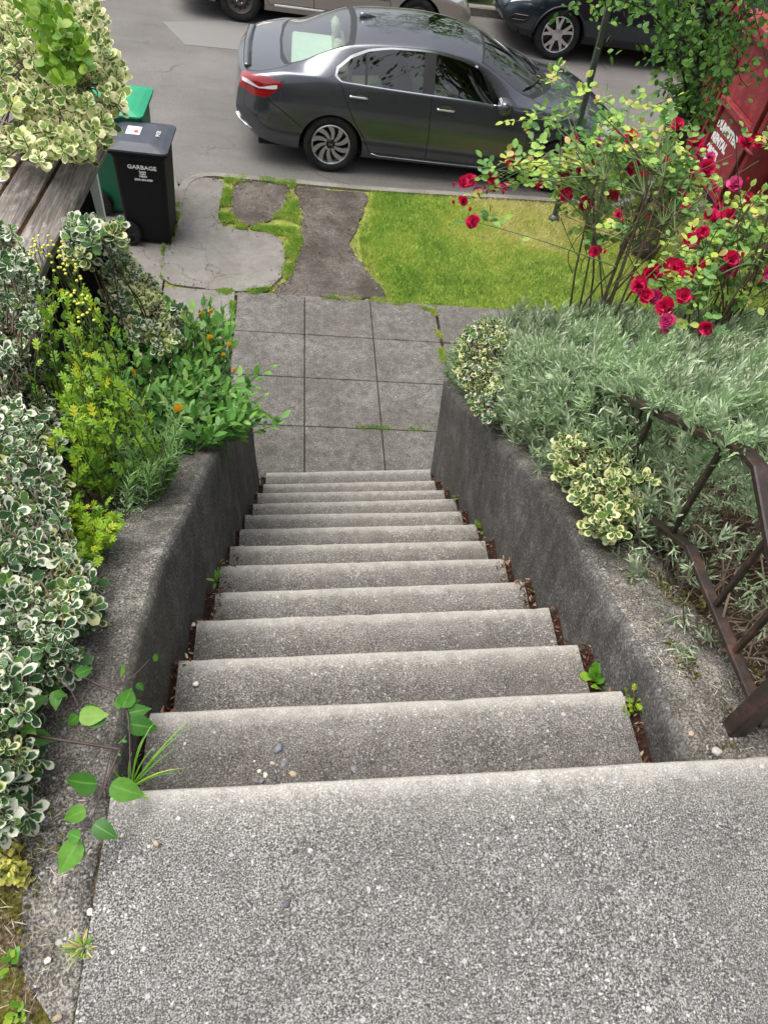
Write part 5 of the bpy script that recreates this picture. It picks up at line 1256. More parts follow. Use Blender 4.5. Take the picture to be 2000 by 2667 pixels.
for k in range(170):
    x = random.uniform(.84, 1.45); y = random.uniform(.12, .95); z0 = soil_r(x, y); lav_shoot(LA, Vector((x, y, z0+random.uniform(.08, .30)))-lv.location, Vector((-.3, -.4, .7))+rdir()*.5, .08, 14, .044)
for k in range(240):
    x = random.uniform(.80, 1.35); y = random.uniform(.15, 1.0); a = Vector((x, y, soil_r(max(x, .85), y)))-lv.location; b = a+Vector((random.gauss(-.05, .07), random.gauss(-.06, .07), random.uniform(.10, .28)))
    LS.tube(arc(a, b, random.uniform(-.1, .1), .14, 6), .0022, 4, cap=False)
for k in range(70):                                                       # sprigs hanging across the handrail
    p0 = t1b.lerp(t2_, random.random()**.8)+rl.location; p = p0+Vector((random.uniform(-.03, .05), random.gauss(0, .02), random.uniform(.0, .07)))
    if abs(((p0.y*7) % 1)-.5) > .24: continue
    for q in range(3): lav_shoot(LA if random.random() < .5 else LG, p+rdir()*.03-lv.location, Vector((-.4, -.3, .8))+rdir()*.4, .10, 16, .05)
LA.build('foliage', 'line', M['lav'], lv, 1.3); LG.build('foliage', 'line', M['lav_green'], lv, 1.3); LS.build('stems', M['twig'], lv, True)

# ---- roses
ZC = lambda x, y: (1200+x*.48222, y*.48222)
def bloom(parent, p, size, face, mat):
    A = LB(); face = Vector(face).normalized(); u, w = perp(face)
    for ring, (n, sp, sc, h) in enumerate(((5, 86, 1.0, 0), (5, 66, .92, .1), (5, 46, .78, .16), (4, 28, .6, .2), (3, 10, .45, .22))):
        a0 = random.uniform(0, 6.28)
        for k in range(n):
            a = a0+2*math.pi*k/n+random.gauss(0, .15); s_ = R_(sp+random.gauss(0, 9)); d = face*math.cos(s_)+(u*math.cos(a)+w*math.sin(a))*math.sin(s_)
            A.leaf(p+face*size*h*.5, d, face+d*.01, size*.56*sc*random.uniform(.88, 1.1), random.random()*.8+.04*ring)
    return A.build('rose_bloom', 'petal', M[mat], parent, 1.25, .15)
def rose_spray(lb, p, d, n=5, s=.034, r=None):
    """compound leaf: leaflets in pairs along a stalk"""
    d = Vector(d).normalized(); sd = d.cross(Vector((0, 0, 1))); sd = sd.normalized() if sd.length > .05 else Vector((1, 0, 0)); r = random.random() if r is None else r
    for k in range(n):
        t = .35+.65*(k//2)/max(1, (n-1)//2); q = p+d*(.085*t)
        dd = d if k == n-1 else (d*.5+sd*(1 if k % 2 else -1)*.9); lb.leaf(q, dd+rdir()*.15, Vector((0, -.25, 1))+rdir()*.3, s*random.uniform(.85, 1.25), min(1, max(0, r+random.gauss(0, .1))))
def rose_bush(label, base, blooms, shoots, depth, seed, nfill, fill_poly, fill_d):
    random.seed(seed); root = empty('rose_bush', base, label, 'rose bush', 'red rose bushes'); cn = MB(); lf = LB(); gs = MB(); bd = LB()
    targets = [(Vector(at_depth(*ZC(x, y), depth(x, y)-.25+random.gauss(0, .05))), s*.84, m) for x, y, s, m in blooms]
    hubs = []
    for k in range(15):
        a = random.uniform(0, 6.28); hubs.append(base+Vector((math.cos(a)*random.uniform(.05, .30), math.sin(a)*.14, random.uniform(.35, .75))))
    for h in hubs: b = Vector((base.x+random.gauss(.02, .05), base.y+random.gauss(.05, .04), soil_r(base.x, base.y)-.02)); cn.tube([q-base for q in arc(b, h, -.05, .10)], [.009, .008, .007, .006, .005, .0045, .004], 6, cap=False)
    def cane(tip, leaves=True, r0=.0028, n=None):
        h = min(random.sample(hubs, 8), key=lambda q: (q-tip).length+random.random()*.15); path = arc(h, tip, -.14, .12, 9); gs.tube([q-base for q in path], [r0*1.3, r0*1.2, r0*1.1, r0, r0*.9, r0*.8, r0*.7, r0*.6, r0*.5], 5, cap=False)
        if leaves:
            L = (tip-h).length
            for k in range(n or int(2+L*3.5)):
                t = random.uniform(.45, .97); i = min(7, int(t*8)); q = path[i].lerp(path[i+1], t*8-i); rose_spray(lf, q-base, rdir()+Vector((0, -.25, .35)), random.choice((3, 5, 5)), random.uniform(.030, .044))
        return path
    for p, s, m in targets:
        pa = cane(p); d = (pa[-1]-pa[-3]).normalized(); bloom(root, p-base, s, d*.25+Vector((-.05, -.8, .65))+rdir()*.4, m)
        q = p+rdir()*.05; bd = LB()
        for k in range(4): bd.leaf(q-base, Vector((0, 0, 1))+rdir()*.25, rdir(), .022, .3)
        bd.build('bud', 'petal', M['rose_red'], root, .6)
    for x, y in shoots:
        p = Vector(at_depth(*ZC(x, y), depth(x, y)+random.gauss(0, .05))); pa = cane(p, True, .0022, 6)
        for k in range(3): rose_spray(lf, pa[-1-k]-base, rdir()*.7+Vector((0, -.2, .5)), 3, .036, random.uniform(.7, 1.))
    for x, y in poly_samples(fill_poly, nfill):
        p = Vector(at_depth(*ZC(x, y), depth(x, y)+.04+fill_d*abs(random.gauss(.3, .7)))); cane(p, True, .002, 4)
        for k in range(3): rose_spray(lf, p+rdir()*.05-base, rdir()+Vector((0, -.2, .3)), 5, random.uniform(.030, .042))
    for k in range(45):
        h = random.choice(hubs); b = h+Vector((random.gauss(0, .16), random.gauss(0, .1), random.uniform(-.15, .3))); cn.tube([q-base for q in arc(h-Vector((0, 0, random.uniform(0, .4))), b, 0, .2, 5)], .0022, 4, cap=False)
    cn.build('canes', M['cane'], root, True); gs.build('shoots', M['stem'], root, True); lf.build('foliage', 'oval', M['rose_leaf'], root, 1.05, .4)
    return root
RD1 = [(285, 870, .085, 'r'), (45, 975, .075, 'r'), (175, 1000, .08, 'r'), (172, 955, .06, 'r'), (95, 1035, .06, 'p'), (12, 985, .07, 'r'), (10, 1085, .06, 'r'), (62, 1195, .075, 'r'), (240, 1000, .05, 'p'), (570, 880, .075, 'r'), (560, 922, .08, 'r'), (660, 832, .06, 'r'), (700, 885, .06, 'r'), (645, 910, .055, 'r'), (915, 740, .085, 'r'), (828, 730, .07, 'r'), (880, 780, .05, 'r'), (905, 915, .07, 'r'), (985, 942, .055, 'r'), (1035, 925, .07, 'r'), (1100, 885, .085, 'r'), (1165, 672, .075, 'r'), (1260, 780, .095, 'r'), (1275, 838, .08, 'p'), (1325, 908, .095, 'r'), (1342, 850, .06, 'p'), (1160, 940, .07, 'r'), (570, 1045, .085, 'r'), (675, 1085, .10, 'r'), (812, 1052, .07, 'r'), (855, 1030, .05, 'r'), (1180, 1038, .06, 'r'), (1212, 1118, .05, 'r'), (1025, 1165, .07, 'r'), (850, 1155, .05, 'r'), (725, 1355, .07, 'r'), (1075, 1130, .05, 'r'), (420, 985, .05, 'r'), (740, 770, .045, 'p'), (620, 748, .03, 'r'), (1240, 940, .05, 'r'), (960, 880, .04, 'p')]
RD2 = [(1530, 770, .085, 'r'), (1605, 765, .075, 'r'), (1475, 1000, .085, 'p'), (1545, 1075, .075, 'r'), (1388, 1118, .05, 'r'), (1345, 1178, .10, 'r'), (1440, 1165, .085, 'r'), (1248, 1298, .09, 'r'), (1300, 1255, .07, 'r'), (1460, 1398, .085, 'r'), (1450, 1445, .09, 'p'), (1035, 1470, .095, 'r'), (1150, 1450, .11, 'r'), (1228, 1485, .095, 'r'), (1280, 1448, .085, 'r'), (960, 1540, .085, 'r'), (990, 1592, .085, 'r'), (1045, 1600, .075, 'p'), (1195, 1600, .085, 'r'), (1100, 1655, .10, 'r'), (1110, 1730, .075, 'p'), (1320, 1770, .075, 'r'), (1650, 1470, .08, 'p'), (1365, 1020, .05, 'r'), (1100, 1790, .045, 'p')]
mk = lambda L: [(x, y, s*.92, 'rose_red' if m == 'r' else 'rose_pink') for x, y, s, m in L]
dR = lambda x, y: 3.75-.0003*(y-1000)
rose_bush('tall crimson rose bush standing behind the lavender, in front of the sign post', Vector(at_depth(*ZC(690, 1690), 3.72)), mk(RD1), [(290, 655), (470, 480), (460, 600), (640, 495), (750, 690), (960, 490), (980, 580), (1060, 700), (430, 940), (1010, 690), (720, 560)], dR, 5, 60, [(420, 920), (560, 820), (760, 760), (960, 780), (1140, 800), (1260, 900), (1330, 960), (1400, 1020), (1340, 1080), (1220, 1180), (1050, 1240), (820, 1300), (680, 1260), (560, 1180), (430, 1000)], .25)
rose_bush('lower crimson and pink rose bush at the right edge, leaning over the lavender', Vector(at_depth(*ZC(1430, 1790), 3.55)), mk(RD2), [(1500, 1080), (1640, 1150), (1420, 1300), (1380, 1500), (1560, 1400), (1640, 1280), (1430, 1660)], lambda x, y: 3.5-.0003*(y-1300), 9, 34, [(1100, 1440), (1250, 1230), (1400, 1180), (1680, 1120), (1700, 1500), (1560, 1560), (1440, 1720), (1250, 1640), (1020, 1560)], .25)
random.seed(21)
# ---- flowering and leafy plants on the left wall
def leafy(name, label, stems, kind, mat, size, n, cat='plant', group=None, wide=1., base=None, up=.3, mt='stem', r0=.0028, t0=.15, pair=False, kids=None, droop=0.):
    """stems: list of (root point, tip); leaves all along each"""
    base = base or stems[0][0].copy(); root = empty(name, base, label, cat, group); lf = LB(); st = MB(); tips = []
    for a, b in stems:
        pa = arc(a, b, -.12+droop, .10, 8); st.tube([q-base for q in pa], [r0*1.3, r0*1.2, r0*1.1, r0, r0*.9, r0*.8, r0*.65, r0*.5], 5, cap=False); tips.append(pa[-1]); ax = (pa[-1]-pa[-3]).normalized()
        k_ = n if isinstance(n, int) else random.randint(*n)
        for k in range(k_):
            t = t0+(1-t0)*(k+random.random()*.5)/k_; i = min(6, int(t*7)); q = pa[i].lerp(pa[i+1], min(1, t*7-i)); tg = (pa[i+1]-pa[i]).normalized(); u, w = perp(tg)
            for m in ((0, math.pi) if pair else (0,)):
                a_ = k*2.4+m+random.gauss(0, .3); d = tg*(.5+.5*t)+(u*math.cos(a_)+w*math.sin(a_))*.9+Vector((0, 0, up)); lf.leaf(q-base, d, Vector((0, 0, 1))+tg*.3+rdir()*.25, size*random.uniform(.7, 1.2)*(1-.35*t), min(1, max(0, random.gauss(.3+.45*t, .18))))
    lf.build('foliage', kind, M[mat], root, wide); st.build('stems', M[mt], root, True); return root, tips
def soil_pt(x, y): return Vector((x, y, soil_l(x, y)-.01))
PEA = [(322, 700), (360, 650), (440, 640), (480, 660), (500, 700), (480, 770), (500, 800), (570, 815), (578, 890), (540, 915), (460, 905), (380, 870), (330, 850), (300, 770)]
stems = []
for x, y in poly_samples(PEA, 150):
    d = 3.3-.0016*(y-780)+random.gauss(0, .08); tip = Vector(at_depth(x*DK, y*DK, d)); r = soil_pt(min(-.66, tip.x*.55-.42+random.gauss(0, .10)), min(2.66, max(1.6, tip.y-.05+random.gauss(0, .15)))); stems.append((r, tip))
for px, py in ((440, 632), (456, 640), (420, 668), (478, 648), (500, 682), (470, 700), (395, 655), (490, 720), (560, 800), (592, 790), (575, 850), (560, 920), (612, 912), (625, 905), (590, 898)):
    tip = Vector(at_depth(px*DK, py*DK, 3.2)); stems.append((soil_pt(-.72, min(2.6, tip.y-.1)), tip))
pea, _ = leafy('poppy_plant', 'leafy green plant with orange poppies spilling over the far end of the left wall', stems, 'lance', 'pea', .082, (8, 12), 'flowering plant', wide=1.45, base=soil_pt(-.85, 2.3), r0=.0022)
FL = MB()
for i, (px, py, s_, d) in enumerate(((434, 679, .030, 3.12), (456, 671, .034, 3.12), (454, 733, .034, 3.05), (497, 747, .032, 3.05), (483, 769, .024, 3.05), (508, 800, .026, 3.0), (288, 807, .032, 2.85), (282, 887, .03, 2.72), (390, 886, .046, 2.75))):
    p = Vector(at_depth(px*DK, py*DK, d))-pea.location; A = LB(); ax = (Vector((.1, -.4, .8))+rdir()*.5).normalized(); u, w = perp(ax)
    for k in range(5): a = k*1.257; A.leaf(p, ax*.9+(u*math.cos(a)+w*math.sin(a))*.45, ax, s_*.62)
    A.build('poppy_bloom', 'petal', M['orange'], pea, 1.2)
    e = p+Vector((random.gauss(-.06, .03), .02, -.22)); FL.tube(arc(e, p, 0, .1, 5), .0016, 4, cap=False)
FL.build('stems', M['stem'], pea, True)
for px, py, s_ in ((412, 941, .032), (436, 932, .016), (410, 948, .02)):
    p = at_surf(px*DK, py*DK, lambda x, y: wtl(y)+.006); A = LB()
    for k in range(2): A.leaf(Vector((0, 0, .004)), rdir()*Vector((1, 1, .1)), Vector((0, 0, 1)), s_)
    o = A.build('fallen_petal', 'petal', M['orange'], None, 1.2); o.location = p; tag(o, {412: 'largest orange poppy petal fallen on the left wall top', 436: 'pale small petal lying right of the largest fallen orange petal', 410: 'small orange petal touching the largest fallen petal'}[px], 'petal', 'fallen petals on the left wall')
# feverfew: tall one with little yellow heads, the yellow-leaved clump, the low clump
def fever(label, tips, depth, size, n, group, flowers=(), rbase=None, mat='fever', rd=.06):
    st_ = []
    for x, y in tips:
        tip = Vector(at_depth(x*DK, y*DK, depth(x, y)+random.gauss(0, rd))); fx = rbase or (lambda t: soil_pt(min(-.72, t.x-.05+random.gauss(0, .05)), t.y+.0+random.gauss(0, .05))); st_.append((fx(tip), tip))
    rt, tp = leafy('feverfew', label, st_, 'lobed', mat, size, n, 'plant', group, 1.0, up=.35)
    if flowers:
        B_ = MB(); Sx = MB()
        for x, y in flowers:
            p = Vector(at_depth(x*DK, y*DK, depth(x, y)-.05))-rt.location
            for k in range(random.randint(4, 8)):
                q = p+rdir()*.028; B_.lathe([(.0, -.003), (.005, -.001), (.0055, .002), (.003, .0045), (0, .005)], 7, 'z', q); Sx.tube(arc(p-Vector((0, 0, .09)), q, 0, .1, 4), .001, 4, cap=False)
            Sx.tube(arc(p-Vector((random.gauss(0, .03), -.04, .30)), p-Vector((0, 0, .09)), 0, .08, 5), .0016, 4, cap=False)
        B_.build('blossoms', M['yellow_head'], rt, True); Sx.build('stems', M['stem'], rt, True)
    return rt
M['yellow_head'] = plain('yellow_flower_heads', (.50, .50, .08), .7, var=.2, vscale=40)
fever('tall feverfew with small yellow flower heads in front of the plank edge', poly_samples([(85, 640), (130, 590), (180, 620), (190, 700), (160, 780), (110, 760), (80, 690)], 20)+[(150, 600), (170, 560), (120, 610)], lambda x, y: 2.35-.0009*(y-700), .062, (8, 12), 'feverfew on the left bank', [(75, 540), (92, 522), (110, 545), (128, 530), (145, 552), (152, 575), (128, 560), (160, 590), (158, 620), (175, 640), (185, 655), (190, 690), (100, 575)])
fever('yellow green feverfew clump with the biggest cut leaves, in the middle of the left bank', poly_samples([(130, 800), (190, 740), (250, 770), (262, 830), (240, 900), (180, 1000), (120, 960), (115, 880)], 34), lambda x, y: 2.25-.0009*(y-850), .072, (8, 12), 'feverfew on the left bank')
fever('low bright green feverfew clump overhanging the left wall top', poly_samples([(150, 1090), (190, 1065), (240, 1085), (262, 1130), (255, 1190), (200, 1240), (165, 1190)], 34), lambda x, y: 1.98-.0009*(y-1140), .052, (8, 11), 'feverfew on the left bank', rbase=lambda t: soil_pt(min(-.80, t.x-.10), t.y+.06))
# feathery poppy foliage and stray grass blades
st_ = []
for x, y in poly_samples([(250, 900), (330, 860), (390, 900), (400, 960), (380, 985), (330, 1010), (300, 1050), (250, 1010)], 60):
    tip = Vector(at_depth(x*DK, y*DK, 2.42-.0010*(y-950)+random.gauss(0, .05))); st_.append((soil_pt(min(-.74, tip.x-.04), tip.y+random.gauss(0, .06)), tip))
leafy('feathery_plant', 'feathery grey green foliage plant at the wall edge below the poppies', st_, 'line', 'fern', .05, (26, 34), 'plant', wide=.9, up=.2, r0=.0018)
st_ = []
for k in range(46):
    a = soil_pt(random.uniform(-1.05, -.8), random.uniform(1.3, 2.4)); st_.append((a, a+Vector((random.gauss(.05, .12), random.gauss(-.08, .1), random.uniform(.25, .48)))))
leafy('leafy_weed', 'mixed bright green weeds filling the bank between the variegated shrub and the poppies', st_, 'lance', 'fern', .07, (9, 13), 'weeds', wide=.9, r0=.002)
st_ = []
for x, y in poly_samples([(100, 690), (210, 640), (300, 740), (300, 830), (220, 860), (120, 830)], 60):
    tip = Vector(at_depth(x*DK, y*DK, 2.85-.0012*(y-740)+random.gauss(0, .08))); st_.append((soil_pt(min(-.75, tip.x-.03), min(2.66, tip.y)), tip))
leafy('parsley_weed', 'dark green weeds with small rounded leaves below the dark panel', st_, 'oval', 'pea', .042, (10, 14), 'weeds', wide=1.1, r0=.002)

# ---- clematis reaching over the near end of the left wall
cl = empty('clematis', (-.95, .2, .05), 'clematis vine with large toothed leaves trailing over the near end of the left wall', 'vine')
C7 = lambda x, y: (x*.42194, 1300+y*.42194); C8 = lambda x, y: (x*.42194, 1900+y*.42194)
lv_ = LB(); vs = MB(); dC = lambda px, py: 1.60-.00035*(py-1900)
def cleaf(pt, tip, wide=1.):
    h_ = .07+random.gauss(0, .015); a = Vector(at_z(*pt, h_)); b = Vector(at_z(*tip, h_-random.uniform(-.01, .03))); lv_.leaf(a-cl.location, b-a, Vector((.1, -.45, .9))+rdir()*.25, (b-a).length*.88)
for p, q in (((585, 1755), (350, 1750)), ((700, 1770), (925, 1850)), ((505, 1340), (700, 1330)), ((640, 1350), (480, 1400)), ((480, 1340), (400, 1405)), ((540, 1310), (630, 1260)), ((480, 1080), (595, 1030)), ((770, 1060), (735, 1045)), ((765, 1275), (830, 1125)), ((760, 1270), (710, 1185)), ((775, 1275), (885, 1235)), ((795, 1320), (950, 1290)), ((805, 1390), (1015, 1415)), ((350, 1190), (340, 1320)), ((340, 1200), (430, 1215)), ((70, 480), (60, 585)), ((105, 600), (205, 600)), ((260, 630), (380, 640)), ((150, 740), (235, 870)), ((230, 690), (370, 720)), ((20, 960), (180, 950)), ((0, 1090), (75, 1030)), ((150, 1290), (315, 1200)), ((60, 1180), (130, 1300)), ((40, 1290), (100, 1360)), ((150, 1330), (265, 1330)), ((130, 1350), (220, 1460)), ((195, 1460), (365, 1500)), ((850, 1140), (895, 1190)), ((10, 1320), (60, 1400)), ((950, 970), (995, 1000)), ((760, 1490), (740, 1470)), ((760, 1490), (790, 1500)), ((745, 1580), (725, 1570)), ((530, 1480), (520, 1500))): cleaf(C7(*p), C7(*q))
for p, q in (((520, 500), (355, 575)), ((590, 590), (740, 680)), ((490, 670), (395, 630)), ((480, 700), (335, 935)), ((485, 700), (530, 800))): cleaf(C8(*p), C8(*q))
def vine(L, r, f=C7, dd=.01):
    P = [Vector(at_z(*f(x, y), .062-dd))-cl.location for x, y in L]; Q = []
    for i in range(len(P)-1):
        for k in range(5): t = k/5; a, b, c, d = P[max(i-1, 0)], P[i], P[i+1], P[min(i+2, len(P)-1)]; Q.append(.5*((2*b)+(c-a)*t+(2*a-5*b+4*c-d)*t*t+(3*b-a-3*c+d)*t**3))
    Q.append(P[-1]); vs.tube(Q, [r*(1-.4*i/len(Q)) for i in range(len(Q))], 6)
vine([(-60, 780), (20, 830), (150, 900), (290, 975), (420, 1050), (560, 1120), (715, 1195)], .0042)
vine([(-60, 1430), (0, 1435), (150, 1450), (400, 1490), (600, 1520), (745, 1545)], .0045)
vine([(290, 975), (400, 1110), (490, 1280)], .0018); vine([(715, 1195), (780, 1290), (800, 1420), (805, 1600), (810, 1720)], .0022); vine([(640, 1170), (800, 1110), (930, 985)], .0014); vine([(625, 1220), (640, 1160), (720, 1130)], .0014)
vine([(745, 1545), (720, 1600), (660, 1750), (600, 1880)], .0024); vine([(580, 1760), (650, 1780), (710, 1790)], .0016); vine([(700, 70), (640, 330), (580, 520), (490, 690)], .0018, C8); vine([(580, 520), (600, 590)], .0013, C8); vine([(330, 1200), (180, 1250), (60, 1300), (-20, 1330)], .0018); vine([(540, 1300), (520, 1350), (540, 1450)], .0012)
lv_.build('foliage', 'tooth', M['clem'], cl, .92, .15); vs.build('stems', M['vine'], cl, True)

# ---- small plants in the joints of the steps
def weed(label, px, py, n, size, spread, kind='obov', mat='weed', z=None, name='step_weed', cat='weed', tall=0., group='weeds in the step joints'):
    p = Vector(px) if False else z(px*DK, py*DK); root = None; A = LB(); S_ = MB()
    for k in range(n):
        a = random.uniform(0, 6.28); e = R_(random.uniform(15, 75)); d = Vector((math.cos(a)*math.cos(e), math.sin(a)*math.cos(e), math.sin(e))); o = Vector((math.cos(a), math.sin(a), 0))*spread*random.random()+Vector((0, 0, tall*random.uniform(.3, 1)))
        A.leaf(o, d, Vector((0, 0, 1))+rdir()*.3, size*random.uniform(.6, 1.15)); S_.tube([(0, 0, -.01), (o*.5)[:], o[:]], .0012, 4, cap=False)
    root = empty(name, p, label, cat, group); A.build('foliage', kind, M[mat], root); S_.build('stems', M['stem'], root, True)
def on_tread(i): return lambda px, py: Vector(at_z(px, py, -i*RS+.004))
weed('bright green leafy rosette in the right joint of the third step from the top', 1288, 1468, 22, .045, .015, z=on_tread(2))
weed('yellow green crumpled weed in the right joint of the second step from the top', 1370, 1520, 20, .026, .035, 'lobed', 'fever', z=on_tread(1), tall=.02)
weed('tiny weed under the right wall, next below the bright leafy rosette', 1156, 1280, 7, .03, .01, z=on_tread(4))
weed('lowest of the weeds in the right joint, with two round leaves', 984, 1080, 5, .04, .01, 'oval', 'weed', z=on_tread(9), tall=.05)
weed('weed with a flat green head on a thin stalk in the right joint', 1026, 1120, 9, .035, .03, 'oval', 'fever', z=on_tread(8), tall=.06)
weed('ragged olive weed in the right joint beside the stalked weed', 1040, 1146, 14, .035, .03, 'lobed', 'weed', z=on_tread(7), tall=.02)
weed('small fresh green plant in the left joint halfway down the steps', 468, 1262, 9, .045, .008, 'lance', 'weed', z=on_tread(4), tall=.03)
weed('thin pale weed in the left joint, lowest on that side of the steps', 475, 1226, 6, .025, .01, 'lance', 'fever', z=on_tread(5), tall=.04)
def tuft(name, label, loc, n, L, mat, spread=.03, lean=(0, 0, 0), cat='grass tuft', w=1.):
    A = LB(); V = []; Fc = []; U = []; Rn = []
    for k in range(n):
        a = random.uniform(0, 6.28); o = Vector((math.cos(a), math.sin(a), 0))*spread*random.random(); d = (Vector((math.cos(a)*.45, math.sin(a)*.45, 1))+Vector(lean)+rdir()*.15).normalized(); l = L*random.uniform(.5, 1.1); sd = d.cross(Vector((0, 0, 1))); sd = sd.normalized() if sd.length > .01 else Vector((1, 0, 0)); r = random.random(); b = len(V); dr = random.uniform(.1, .5)
        for q in range(6):
            t = q/5; p = o+d*(l*t)+Vector((d.x, d.y, 0))*(l*.35*t*t)-Vector((0, 0, l*dr*t*t*t)); ww = (.0028*(1-t**2)+.0003)*w
            V += [p-sd*ww, p+sd*ww]; U += [(1, t), (1, t)]; Rn += [r, r]
        for q in range(5): Fc += [(b+2*q, b+2*q+1, b+2*q+3), (b+2*q, b+2*q+3, b+2*q+2)]
    me = raw_mesh(name, np.array([tuple(v) for v in V]), np.array(Fc), np.array(U, float), np.array(Rn)); o = link(name, me, M[mat], None); o.location = loc; return tag(o, label, cat)
tuft('grass_tuft', 'tuft of long green grass blades at the left end of the top step edge', Vector(at_z(285*DK, 1700*DK, -.05)), 17, .17, 'weed', .010, (.35, .15, 0), w=.7)
tuft('grass_tuft', 'small dry grass tuft at the crack beside the landing', Vector(at_z(178*DK, 2045*DK, -.01)), 40, .035, 'grass', .016, w=.6)
for i, (x, y, lab) in enumerate(((1.93, 14.35, 'strap leaved plant by the far kerb, left of the dark SUV'), (2.55, 14.55, 'strap leaved plant by the far kerb, half hidden behind the dark SUV bumper'), (2.25, 14.9, 'strap leaved plant standing behind the other two at the far kerb'))):
    tuft('strap_leaf_plant', lab, Vector((x, y, gz(x, y)-.02)), 130, .75, 'iris', .18, cat='plant', w=5)
A = LB(); B_ = MB()
sd_ = empty('sedum', Vector(at_z(20*DK, 1850*DK, -.01)), 'yellow green sedum sprig at the left edge on the mossy ground', 'plant')
for k in range(9):
    x, y = random.uniform(-10, 45), random.uniform(1815, 1905); p = Vector(at_z(x*DK, y*DK, .02))-sd_.location
    for j in range(22): A.leaf(p+Vector((0, 0, -.045+.004*j)), rdir()*Vector((1, 1, .35)), Vector((0, 0, 1)), .014*(1.3-.03*j))
    B_.tube([p-Vector((0, 0, .05)), p+Vector((0, 0, .03))], .002, 4)
A.build('foliage', 'oval', M['sedum'], sd_); B_.build('stems', M['stem'], sd_)
for i, (x, y, n_, lab) in enumerate(((30, 2085, 8, 'small green sprout in the moss at the left edge, above the lowest sprout'), (45, 2190, 9, 'lowest small green sprout in the moss at the bottom left'), (25, 1800, 12, 'dark green seedling beside the concrete strip, above the sedum'))):
    weed(lab, x, y, n_, .02, .010, 'oval', 'weed', z=lambda px, py: Vector(at_z(px, py, -.012)), name='sprout', cat='sprout', tall=.02, group='sprouts in the moss')

# ---- pebbles
def pebble(label, px, py, s, z, mat='pebble', flat_=.55, group='pebbles'):
    mb = MB(); p = Vector(at_z(px, py, z)); n = 10; R = []; sd0 = random.uniform(0, 50); st_ = random.uniform(.65, .95); rz = random.uniform(0, 3.14)
    for i in range(7):
        ph = math.pi*i/6; ring = []
        for k in range(n):
            th = 2*math.pi*k/n; v = Vector((math.sin(ph)*math.cos(th), st_*math.sin(ph)*math.sin(th), flat_*math.cos(ph))); v = v*(s*.85*(1+.42*mn.noise(v*1.5+Vector((sd0, 0, 0))))); ring.append(v)
        R.append(ring[::-1])
    mb.loft([[tuple(Matrix.Rotation(rz, 3, 'Z') @ v) for v in r] for r in R], True, False); o = mb.build('pebble', M[mat], None, True); o.location = p+Vector((0, 0, s*flat_*.55)); tag(o, label, 'pebble', group)
M['pebble_white'] = plain('white_pebble', (.62, .57, .48), .6, var=.12); M['pebble_tan'] = plain('tan_pebble', (.34, .26, .18), .6, var=.2); M['pebble_dark'] = plain('dark_pebble', (.07, .075, .085), .5, var=.3)
K2 = lambda x, y: (300+x*.42194, 1450+y*.42194); zt1 = -.186
for lab, x, y, s, mt in (('long blue grey stone, topmost of the pebble group on the second step', 1010, 1190, .016, 'pebble_blue'), ('grey green stone in the middle of the pebble group on the second step', 1040, 1288, .010, 'pebble_blue'), ('dark round stone at the lower middle of the pebble group', 985, 1370, .010, 'pebble_dark'), ('cream stone left of the dark round stone in the pebble group', 930, 1350, .008, 'pebble_white'), ('tan round stone, rightmost of the pebble group', 1100, 1345, .011, 'pebble_tan'), ('small grey stone between the tan stone and the dark round stone', 1032, 1333, .006, 'pebble_dark'), ('lilac grey stone at the left of the pebble group', 905, 1388, .010, 'pebble_blue'), ('small pale stone at the top left of the pebble group', 860, 1262, .004, 'pebble_white'), ('flat grey stone between the blue grey stone and the grey green stone', 972, 1278, .008, 'pebble'), ('pale stone next to the cream stone in the pebble group', 890, 1325, .006, 'pebble_white')):
    pebble(lab, *K2(x, y), s, zt1, mt)
pebble('blue stone alone on the second step, right of the pebble group', *K2(1475, 1310), .010, zt1, 'pebble_blue', .3); pebble('white quartz stone at the left of the third step', *K2(498, 788), .011, -.386, 'pebble_white')
pebble('tiny cream stone on the second step near the grass tuft', *K2(432, 1155), .005, zt1, 'pebble_white'); pebble('white stone on the left end of the fourth step', *K2(486, 420), .010, -.586, 'pebble_white')
pebble('round cream stone on the landing near the left crack', *C8(968, 705), .008, .004, 'pebble_tan'); pebble('white chip on the crack between landing and old concrete strip', *C8(560, 1128), .009, -.012, 'pebble_white', .35); pebble('dark flat stone set in the middle of the landing', 620*DK, 1953*DK, .010, -.003, 'pebble_dark', .35)
pebble('tiny cream stone by the clematis leaf at the landing edge', *C8(757, 655), .005, .004, 'pebble_white'); pebble('pale stone in the moss at the bottom left corner', *C8(360, 1780), .010, -.012, 'pebble_tan', .5); pebble('white flat stone where the moss meets the concrete strip', *C8(300, 1425), .008, -.012, 'pebble_white', .4)
K6 = lambda x, y: (1350+x*.3918, 1300+y*.3918)
pebble('white stone on the right wall top beside the newel post', *K6(1145, 1560), .009, -.03, 'pebble_tan', .3); pebble('rounded grey stone where the right wall top meets the landing', *K6(1310, 1680), .013, -.022, 'pebble', .5); pebble('grey chip lying in the right joint below the yellow green weed', *K6(800, 1720), .007, -RS+.004, 'pebble_dark', .5); pebble('cream stone in the right joint by the yellow green weed', *K6(700, 1335), .010, -RS+.006, 'pebble', .6)

